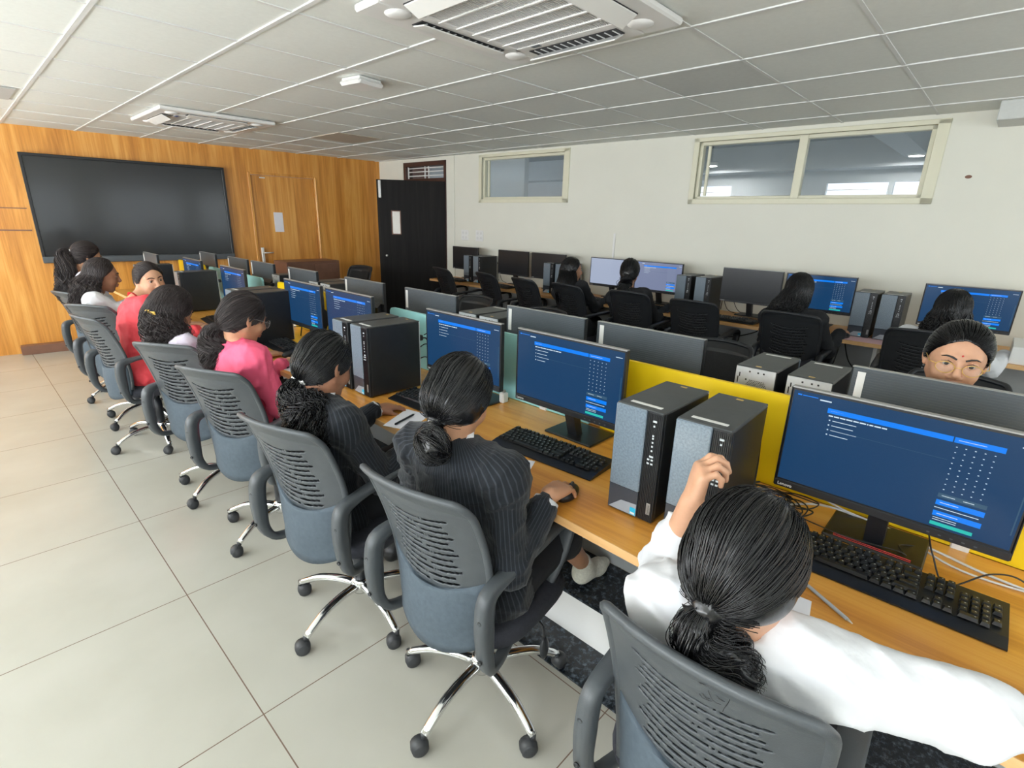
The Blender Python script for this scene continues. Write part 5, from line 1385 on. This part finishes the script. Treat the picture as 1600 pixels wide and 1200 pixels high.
# keyboards and mice
kb = make_keyboard(True); kb['category'] = 'keyboard'; kbs = make_keyboard(False); kbs['category'] = 'keyboard'
place(kb, (1.410, .055, .75), R(1), 'black keyboard in front of the nearest monitor')
place(kb, (1.382, 1.085, .75), R(3), 'black keyboard beside the hand on the mouse')
for x, y, z, a, lab in ((1.38, 1.78, .75, 2, 'black keyboard half hidden by the knotted bun'), (1.36, 2.66, .75, 0, 'black keyboard in front of the slanted monitor'), (1.37, 3.36, .75, -4, 'black keyboard right of the person in pink'),
                        (1.34, 4.42, .75, -6, 'black keyboard under the hands of the gold-clip person'), (1.36, 5.46, .75, 0, 'black keyboard far along the near row')):
    place(kbs, (x, y, z), R(a), lab, 'keyboards of the near row')
for y, a, lab in ((1.68, 0, 'black keyboard in front of the dark grey monitor'), (2.45, 0, 'black keyboard in front of the lavender screen'), (3.1, 0, 'black keyboard in front of the pale screen'), (4.55, 0, 'black keyboard below the dark monitor pair'), (5.40, 0, 'black keyboard nearest the black door')):
    place(kbs, (4.57, y, .79), R(a), lab, 'keyboards along the white wall')
ms = make_mouse(); ms['category'] = 'mouse'
MOUSE2 = (1.180, .850, .75)
place(ms, MOUSE2, R(10), 'black mouse under the hand of the person with the bun')
place(ms, (1.30, 3.06, .75), R(5), 'black mouse under the hand of the person in pink')
place(ms, (4.56, .80, .79), R(0), 'black mouse under the hand of the person with the beak clip')
# papers and pens
def sheet(pts, z, label, m=m_paper):
    mb = MB(); mb.prism(pts, z+.0004, z+.0014, m); tag(mb.build('paper_sheet'), label, 'paper')
def pen(a, b, r, m, label, nm='pen'):
    o = thing(nm, label, 'pen'); a = np.array(a, float); b = np.array(b, float); d = nrm(b-a)
    mb = MB(); mb.tube([a, a+d*.004, b-d*.014, b-d*.013], [r*.7, r, r, r*.8], m, 10); mb.build('barrel', o)
    mb = MB(); mb.tube([b-d*.013, b-d*.001, b], [r*.85, r*.3, r*.1], m_silver, 8); mb.build('tip', o)
sheet([(1.085, 1.735), (1.13, 1.62), (1.30, 1.70), (1.27, 1.83)], .75, 'white sheet with a pen, left of the bun')
pen((1.12, 1.70, .757), (1.255, 1.745, .757), .0045, m_black, 'dark pen on the white sheet left of the bun')
sheet([(1.16, 1.12), (1.19, 1.03), (1.29, 1.08), (1.25, 1.19)], .75, 'small white sheet beside the right shoulder of the bun person')
sheet([(1.125, 2.915), (1.15, 2.74), (1.29, 2.80), (1.27, 2.96)], .75, 'white sheet with a pen next to the person in pink')
pen((1.16, 2.80, .757), (1.26, 2.90, .757), .0045, m_black, 'dark pen on the sheet next to the person in pink')
sheet([(1.13, .235), (1.15, .15), (1.205, .16), (1.20, .21)], .75, 'small torn white paper beside the head of the nearest person')
pen((1.255, .185, .7555), (1.185, .075, .7555), .0042, mat('grey_pen', (.42, .45, .50), .4, var=.02), 'pale grey pen on the wood in front of the nearest person')
sheet([(1.52, 3.22), (1.55, 3.05), (1.63, 3.10), (1.60, 3.26)], .75, 'crumpled white paper under the far slanted monitor')
sheet([(4.47, .80), (4.47, .46), (4.70, .46), (4.70, .80)], .79, 'pale pink paper under the two grey towers at the white wall', mat('pink_paper', (.70, .45, .48), .7, var=.03))
mb = MB(); mb.box((4.47, -.5, .79), (4.90, -.12, .90), m_white, .004); tag(mb.build('storage_box'), 'pale box on the wall-side worktop at the right edge', 'box')
# cup-like white adapter on the table
ad = thing('power_adapter', 'small white adapter standing between the aqua board and the second monitor', 'adapter', (1.66, 1.60, .75))
mb = MB(); mb.box((-.02, -.015, 0), (.02, .015, .05), m_white, .006); mb.build('adapter_body', ad); mb = MB(); mb.box((-.008, -.006, .05), (.008, .006, .062), m_bezel, .001); mb.build('plug', ad)
# brown and black boxes far away by the wooden wall
mb = MB(); mb.box((3.0, 6.9, 0), (3.75, 7.3, .98), m_brown2, .006); cab = tag(mb.build('low_cabinet'), 'low brown cabinet in front of the wooden wall', 'cabinet')
mb = MB(); mb.box((3.02, 6.885, .05), (3.37, 6.9, .94), m_brown2, .003); mb.build('door', cab); mb = MB(); mb.box((3.38, 6.885, .05), (3.73, 6.9, .94), m_brown2, .003); mb.build('door', cab)
# cables
def cable(pts, r, m, label, n=60, group=None):
    mb = MB(); mb.tube(spline(pts, n), r, m, 7); tag(mb.build('cable'), label, 'cable', group)
zc = .7535
cable([(1.66, .62, .76), (1.60, .44, zc+.01), (1.56, .40, zc), (1.66, .26, zc+.02), (1.70, .12, zc), (1.66, -.03, zc), (1.62, -.2, zc), (1.60, -.7, zc)], .0034, m_cable_w, 'thick white cable running behind the nearest monitor')
cable([(1.69, .30, .80), (1.66, .20, zc+.03), (1.69, .06, zc), (1.60, -.10, zc), (1.66, -.4, zc)], .0028, m_cable_w, 'thin white cable crossing beside the nearest monitor base')
cable([(1.53, .0, .86), (1.54, -.02, .80), (1.50, -.06, zc+.0), (1.545, -.13, .80), (1.56, -.19, .80), (1.50, -.25, zc), (1.45, -.45, zc)], .0020, m_cable, 'thin dark cable looping off the right end of the nearest monitor')
cable([(1.56, .30, zc+.01), (1.535, .16, .768), (1.545, .05, .775), (1.555, .03, .765), (1.60, .05, .765), (1.66, .0, zc)], .0018, m_cable, 'thin dark cable lying over the base of the nearest monitor')
rc = random.Random(4)
def tangle(cx, cy, z, n, sx, sy, label, group):
    for i in range(n):
        p = []; a0 = rc.uniform(0, 6.28); k = rc.randint(7, 11); rx, ry = rc.uniform(.3, 1)*sx, rc.uniform(.4, 1)*sy
        ox_, oy_ = rc.uniform(-.2, .2)*sx, rc.uniform(-.3, .3)*sy
        for j in range(k):
            a = a0+j*1.15; q = 1-.04*j
            p.append((cx+ox_+math.cos(a)*rx*q+rc.uniform(-.008, .008), cy+oy_+math.sin(a)*ry*q+rc.uniform(-.01, .01), z+.004+rc.uniform(0, .022)+.003*i))
        cable(p, rc.uniform(.0018, .003), m_cable, label, 70, group)
tangle(1.60, .36, .75, 9, .075, .10, 'tangled black cable between the second tower and the nearest monitor', 'tangled cables by the nearest monitor')
tangle(1.63, .88, .75, 3, .05, .08, 'black cable coiled behind the first speckled tower', 'cables behind the first speckled tower')
tangle(1.62, 1.98, .75, 5, .06, .10, 'black cable coiled between the black tower and the aqua board', 'cables by the aqua board')
tangle(1.60, 3.36, .75, 5, .06, .09, 'black cable coiled below the far yellow board', 'cables by the far yellow board')
for i, (y0, dy) in enumerate(((2.04, -.25), (2.08, -.32), (2.10, -.18), (2.02, -.10))):
    cable([(1.535, y0, 1.02-.07*i), (1.58, y0-.02, 1.03-.07*i), (1.62, y0+dy*.5, .96-.06*i), (1.64, y0+dy, .84), (1.62, y0+dy-.05, .76)], .0026, m_cable, 'black lead hanging from the back of the black tower by the aqua board', 40, 'leads by the aqua board')
for i, (y0, dy) in enumerate(((3.60, -.15), (3.62, -.22), (3.58, -.1))):
    cable([(1.53, y0, 1.0-.09*i), (1.60, y0-.03, 1.0-.09*i), (1.66, y0+dy, .90-.04*i), (1.62, y0+dy-.04, .76)], .0026, m_cable, 'black lead hanging in front of the far yellow board', 40, 'leads by the far yellow board')
for i, (y0, y1) in enumerate(((.62, .30), (.70, .46), (2.0, 1.72), (1.92, 1.60), (5.0, 4.72))):
    cable([(4.93, y0, 1.05-.03*i), (4.965, y0-.06, .98), (4.95, (y0+y1)/2, .83), (4.90, y1, .80)], .003, m_cable, 'black lead hanging down between tower and monitor at the white wall', 40, 'leads at the white wall')
for i, (y0, y1, zz) in enumerate(((1.9, 1.3, .50), (.95, .55, .42), (.85, .45, .50), (2.05, 1.5, .60))):
    cable([(4.80, y0, .76), (4.78, y0-.08, zz+.06), (4.78, (y0+y1)/2, zz), (4.80, y1+.03, zz+.08), (4.82, y1, .76)], .0045, m_cable, 'black cable sagging below the wall-side worktop', 40, 'cables below the wall-side worktop')
# ---------------------------------------------------------------- the people
def gd(d, *pts):
    """guide of falling hair: starts at the tie point of person d"""
    return [tuple(p) for p in pts]
def bk(d, f, l, u): return d['H']+d['Rm'] @ V(f, l, u)
# 1 nearest, white shirt, left hand raised
P1 = dict(at=(.95, .22), head=(.808, .207, 1.042), hyaw=R(-18), hpitch=-.26, hroll=-.08, top=m_shirt, skin=m_skin_l, collar=m_shirt, label='person in a white shirt nearest the viewer, one hand raised, right arm on the wood',
          neck=(.785, .208, .925), pelvis=(.975, .21, .51), left=(-.30, 1, .02), sl=(.785, .328, .895), sr=(.825, .090, .890), er=(.955, -.115, .858), wl=(.965, .375, 1.015), wr=(1.155, -.262, .795), vox=.0075, hvox=.0040, sleeve=.005, wide=.90,
          pl=V(.2, .25, -1), pr=V(-.3, -.3, -.35), uptol=.50, uptor=.10, handl=dict(d=V(.15, -.08, 1), n=V(.55, -.75, 0), th=V(.9, .25, .2), curl=(.75, .9, 1.0, 1.05), thumb=(.5, .7, .6)), wr_amp=.0055)
po, d = person(P1)
hair(d['H'], d['Rm'], 'tie', [V(.705, .225, 1.000), V(.685, .235, .965), V(.708, .205, .930), V(.716, .180, .895), V(.72, .165, .865)], n=4200, nt=1100, r=.0008, cover=True, wave=.010, width=(.014, .034, .046, .052, .042), parent=po, loc=d['loc'], seed=11, curl=14, core=.6)
o = clip_at(po, d, (.708, .222, 1.003), 'band', m_black)
# 2 pinstripe suit with bun, hand on the mouse
P2 = dict(at=(.96, 1.02), head=(.905, 1.045, 1.095), hyaw=R(8), hpitch=-.50, top=MATS['pinstripe'], jacket=True, skin=m_skin, collar=m_shirt, cuff=m_shirt, legs='skirt', label='person in a pinstripe suit with a knotted bun, hand on the mouse',
          neck=(.862, 1.03, .975), pelvis=(.935, 1.0, .53), wide=1.04, sl=(.86, 1.185, .915), sr=(.90, .86, .915), wl=(1.12, 1.36, .775), wr=(1.065, .832, .806), vox=.0075, hvox=.004, kl=(1.24, 1.15, .56), kr=(1.22, .90, .56), al=(1.45, 1.12, .29), ar=(1.47, .955, .285),
          handr=dict(d=V(.95, .14, -.06), n=V(0, 0, -1), th=V(0, 1, 0), curl=(.26, .24, .36, .42), thumb=(.5, .2, .2)), socks=True, uptor=.80)
po, d = person(P2)
hair(d['H'], d['Rm'], 'bun', [V(.812, 1.030, 1.050), V(.79, 1.015, 1.035), V(.775, 1.0, 1.020), V(.765, .990, 1.006)], n=3600, nt=160, r=.0009, cover=True, wave=.004, width=(.012, .018, .035, .044), parent=po, loc=d['loc'], seed=5)
clip_at(po, d, (.805, 1.030, 1.048), 'band', m_black)
# 3 pinstripe suit, curly ponytail
P3 = dict(at=(.90, 1.715), head=(.838, 1.695, 1.065), hyaw=R(12), hpitch=-.42, hroll=-.05, top=MATS['pinstripe'], jacket=True, skin=m_skin_d, collar=m_shirt, cuff=m_shirt, legs='skirt', label='person in a black pinstripe suit with a long curly ponytail and dark square clip',
          neck=(.79, 1.68, .955), pelvis=(.82, 1.71, .52), wl=(1.13, 1.86, .775), wr=(1.12, 1.52, .775), vox=.009)
po, d = person(P3)
hair(d['H'], d['Rm'], 'tie', [V(.755, 1.69, 1.030), V(.725, 1.69, .985), V(.725, 1.63, .925), V(.725, 1.58, .87), V(.73, 1.56, .81)], n=2600, nt=1300, r=.0011, wave=.020, width=(.018, .05, .075, .08, .05), parent=po, loc=d['loc'], seed=8, curl=26, core=.5)
clip_at(po, d, (.742, 1.678, 1.035), 'square', m_silver)
# 4 bright pink shirt
P4 = dict(at=(.95, 2.56), head=(.895, 2.585, 1.10), hyaw=R(6), hpitch=-.42, top=m_pink, skin=m_skin, collar=m_pink, label='person in a bright pink shirt with glasses and a wavy brown-black ponytail',
          neck=(.845, 2.585, .985), pelvis=(.84, 2.56, .53), wl=(1.20, 2.86, .775), wr=(1.16, 2.40, .775), uptol=.80, uptor=.72, wide=1.02, vox=.009)
po, d = person(P4)
hair(d['H'], d['Rm'], 'tie', [V(.808, 2.60, 1.072), V(.785, 2.63, 1.03), V(.785, 2.63, .97), V(.79, 2.61, .90), V(.79, 2.59, .84)], n=1600, nt=1300, r=.0014, mt=m_hairb, wave=.020, width=(.02, .055, .08, .085, .05), parent=po, loc=d['loc'], seed=9, curl=24, core=.5)
clip_at(po, d, (.798, 2.605, 1.068), 'band', m_black); add_glasses(po, d, m_bezel)
# 5 lilac shirt, gold clip
P5 = dict(at=(.92, 3.19), head=(.755, 3.21, 1.07), hyaw=R(14), hpitch=-.60, top=m_lilac, skin=m_skin, collar=m_lilac, label='person in a pale lilac shirt with long dark hair held by a gold clip',
          neck=(.72, 3.20, .94), pelvis=(.82, 3.19, .52), wl=(1.15, 3.42, .775), wr=(1.16, 3.10, .775), vox=.010, uptol=.7, uptor=.7)
po, d = person(P5)
hair(d['H'], d['Rm'], 'half', [V(.665, 3.24, 1.06), V(.655, 3.25, 1.00), V(.665, 3.21, .93), V(.67, 3.18, .87), V(.68, 3.17, .82)], n=1500, nt=500, cover=True, r=.0016, mt=m_hairb, wave=.013, width=(.02, .05, .07, .07, .04), parent=po, loc=d['loc'], seed=3, curl=20)
clip_at(po, d, (.655, 3.150, 1.075), 'square', m_gold)
# 6 coral, looking back at the viewer
P6 = dict(at=(.79, 4.13), yaw=R(-12), head=(.915, 4.32, 1.115), hyaw=R(-78), hpitch=-.10, hroll=.12, top=m_coral, skin=m_skin_l, collar=m_coral, label='person in a coral red top turned round to look towards the viewer',
          neck=(.80, 4.28, .985), pelvis=(.74, 4.15, .52), left=(-.1, 1, 0), wl=(1.12, 4.34, .775), wr=(1.15, 4.12, .775), wide=1.08, vox=.010, hvox=.0036, uptol=.75, uptor=.75, jacket=True)
po, d = person(P6)
hair(d['H'], d['Rm'], 'tie', [bk(d, -.095, 0, .0), bk(d, -.115, 0, -.03), bk(d, -.11, 0, -.09), bk(d, -.09, 0, -.14)], n=1300, nt=150, r=.0015, mt=m_hairb, wave=.006, width=(.018, .03, .03, .02), parent=po, loc=d['loc'], seed=4)
# 7 white shirt, profile
P7 = dict(at=(.80, 4.78), yaw=R(-15), head=(.745, 4.90, 1.105), hyaw=R(-8), hpitch=-.22, top=m_shirt, skin=m_skin_d, label='person in white with long loose dark hair, face seen in profile',
          neck=(.66, 4.88, .97), pelvis=(.72, 4.80, .52), wl=(1.1, 4.98, .775), wr=(1.1, 4.68, .775), vox=.011, fine=False, hvox=.0040)
po, d = person(P7)
hair(d['H'], d['Rm'], 'loose', [bk(d, -.10, 0, -.02), bk(d, -.13, 0, -.10), V(.56, 4.83, .90), V(.57, 4.82, .78)], n=1300, r=.0018, mt=m_hairb, wave=.018, parent=po, loc=d['loc'], seed=6, curl=18)
# 8 farthest of the near row
P8 = dict(at=(.82, 5.45), head=(.775, 5.62, 1.195), hyaw=R(8), hpitch=-.35, top=m_lilac, skin=m_skin, label='person farthest away in the near row, dark curly hair tied with a white band',
          neck=(.71, 5.58, 1.05), pelvis=(.75, 5.46, .54), vox=.012, fine=False, hvox=.006)
po, d = person(P8)
hair(d['H'], d['Rm'], 'tie', [bk(d, -.10, 0, .0), bk(d, -.14, 0, -.04), V(.60, 5.5, 1.02), V(.585, 5.48, .92), V(.60, 5.47, .84)], n=1000, nt=600, r=.0018, mt=m_hairb, wave=.022, width=(.015, .045, .065, .07, .04), parent=po, loc=d['loc'], seed=7, curl=24)
add_clip(po, d, (-.112, 0, .0), 'band', m_white)
# facing person with glasses behind the nearest monitor
P9 = dict(at=(2.74, .07), yaw=PI, head=(2.20, .062, 1.178), hyaw=R(180+8), hpitch=-.16, hroll=-.06, top=m_blackcloth, skin=m_skin_l, label='person with thin-framed glasses and a red forehead dot, facing the viewer over a monitor back', fine=False, hvox=.0028,
          neck=(2.29, .066, 1.03), pelvis=(2.66, .07, .53), wl=(2.12, -.10, .775), wr=(2.12, .22, .775), vox=.010)
po, d = person(P9)
hair(d['H'], d['Rm'], 'tie', [bk(d, -.10, 0, .0), bk(d, -.125, 0, -.03), bk(d, -.12, 0, -.10), bk(d, -.10, 0, -.16)], n=2200, nt=200, r=.0013, wave=.006, width=(.02, .035, .04, .03), parent=po, loc=d['loc'], seed=12)
add_glasses(po, d, m_gold)
mb = MB(); mb.ell(d['H']+d['Rm'] @ V(.0915, 0, .042), (.0028, .0028, .0028), m_red); o = mb.build('forehead_dot', po); o.data.transform(Matrix.Translation((-2.74, -.07, 0)))
# wall row
P10 = dict(at=(4.36, 3.05), head=(4.27, 3.20, 1.115), hyaw=R(-32), hpitch=-.12, top=m_blackcloth, jacket=True, skin=m_skin, label='person in black with straight loose hair, face seen in profile at the wall row', neck=(4.20, 3.19, .97), pelvis=(4.24, 3.06, .54), vox=.012, fine=False, wl=(4.6, 3.2, .82), wr=(4.6, 2.95, .82), hvox=.0045)
po, d = person(P10)
hair(d['H'], d['Rm'], 'loose', [bk(d, -.10, 0, -.03), V(4.14, 3.21, 1.0), V(4.12, 3.22, .90), V(4.13, 3.22, .80)], n=1100, r=.0022, wave=.003, parent=po, loc=d['loc'], seed=2, curl=5)
P11 = dict(at=(4.40, 2.42), head=(4.31, 2.56, 1.150), hyaw=R(20), hpitch=-.10, top=m_blackcloth, jacket=True, skin=m_skin, collar=m_shirt, label='person in a black jacket with a ponytail tied in white, between the two pale screens', neck=(4.25, 2.54, .98), pelvis=(4.28, 2.46, .54), vox=.012, fine=False, wl=(4.62, 2.72, .82), wr=(4.62, 2.28, .82), hvox=.006, wide=1.08)
po, d = person(P11)
hair(d['H'], d['Rm'], 'tie', [bk(d, -.10, .0, -.035), bk(d, -.13, .0, -.06), V(4.20, 2.53, 1.06), V(4.19, 2.54, .99), V(4.19, 2.55, .92)], n=1100, nt=500, r=.002, wave=.012, width=(.015, .04, .055, .06, .04), parent=po, loc=d['loc'], seed=14)
add_clip(po, d, (-.108, 0, -.035), 'band', m_white)
P12 = dict(at=(4.34, 1.06), head=(4.30, 1.11, 1.135), hyaw=R(12), hpitch=-.25, top=m_blackcloth, jacket=True, skin=m_skin, label='person in black with long wavy hair and a white beak clip at the wall row', neck=(4.23, 1.11, .98), pelvis=(4.25, 1.08, .54), vox=.011, fine=False, wl=(4.6, 1.30, .82), wr=(4.54, .83, .825), hvox=.006, wide=1.1)
po, d = person(P12)
hair(d['H'], d['Rm'], 'half', [bk(d, -.10, 0, .01), V(4.18, 1.13, 1.06), V(4.16, 1.16, .98), V(4.16, 1.17, .89)], n=1300, nt=500, r=.002, wave=.013, width=(.02, .05, .07, .08, .05), cover=True, parent=po, loc=d['loc'], seed=15)
add_clip(po, d, (-.108, 0, .022), 'claw', m_silver)
P13 = dict(at=(4.30, .30), head=(4.19, .205, 1.115), hyaw=R(2), hpitch=-.30, top=m_shirt, skin=m_skin, label='person in white at the wall row with long curly loose hair, farthest right', neck=(4.12, .21, .96), pelvis=(4.18, .26, .53), vox=.011, fine=False, wl=(4.52, .44, .82), wr=(4.58, -.10, .82), hvox=.006, wide=1.12)
po, d = person(P13)
hair(d['H'], d['Rm'], 'half', [bk(d, -.10, 0, .0), V(4.09, .21, 1.04), V(4.06, .22, .95), V(4.06, .22, .86)], n=1400, nt=600, r=.002, wave=.018, width=(.02, .06, .075, .08, .05), parent=po, loc=d['loc'], seed=16, curl=20)
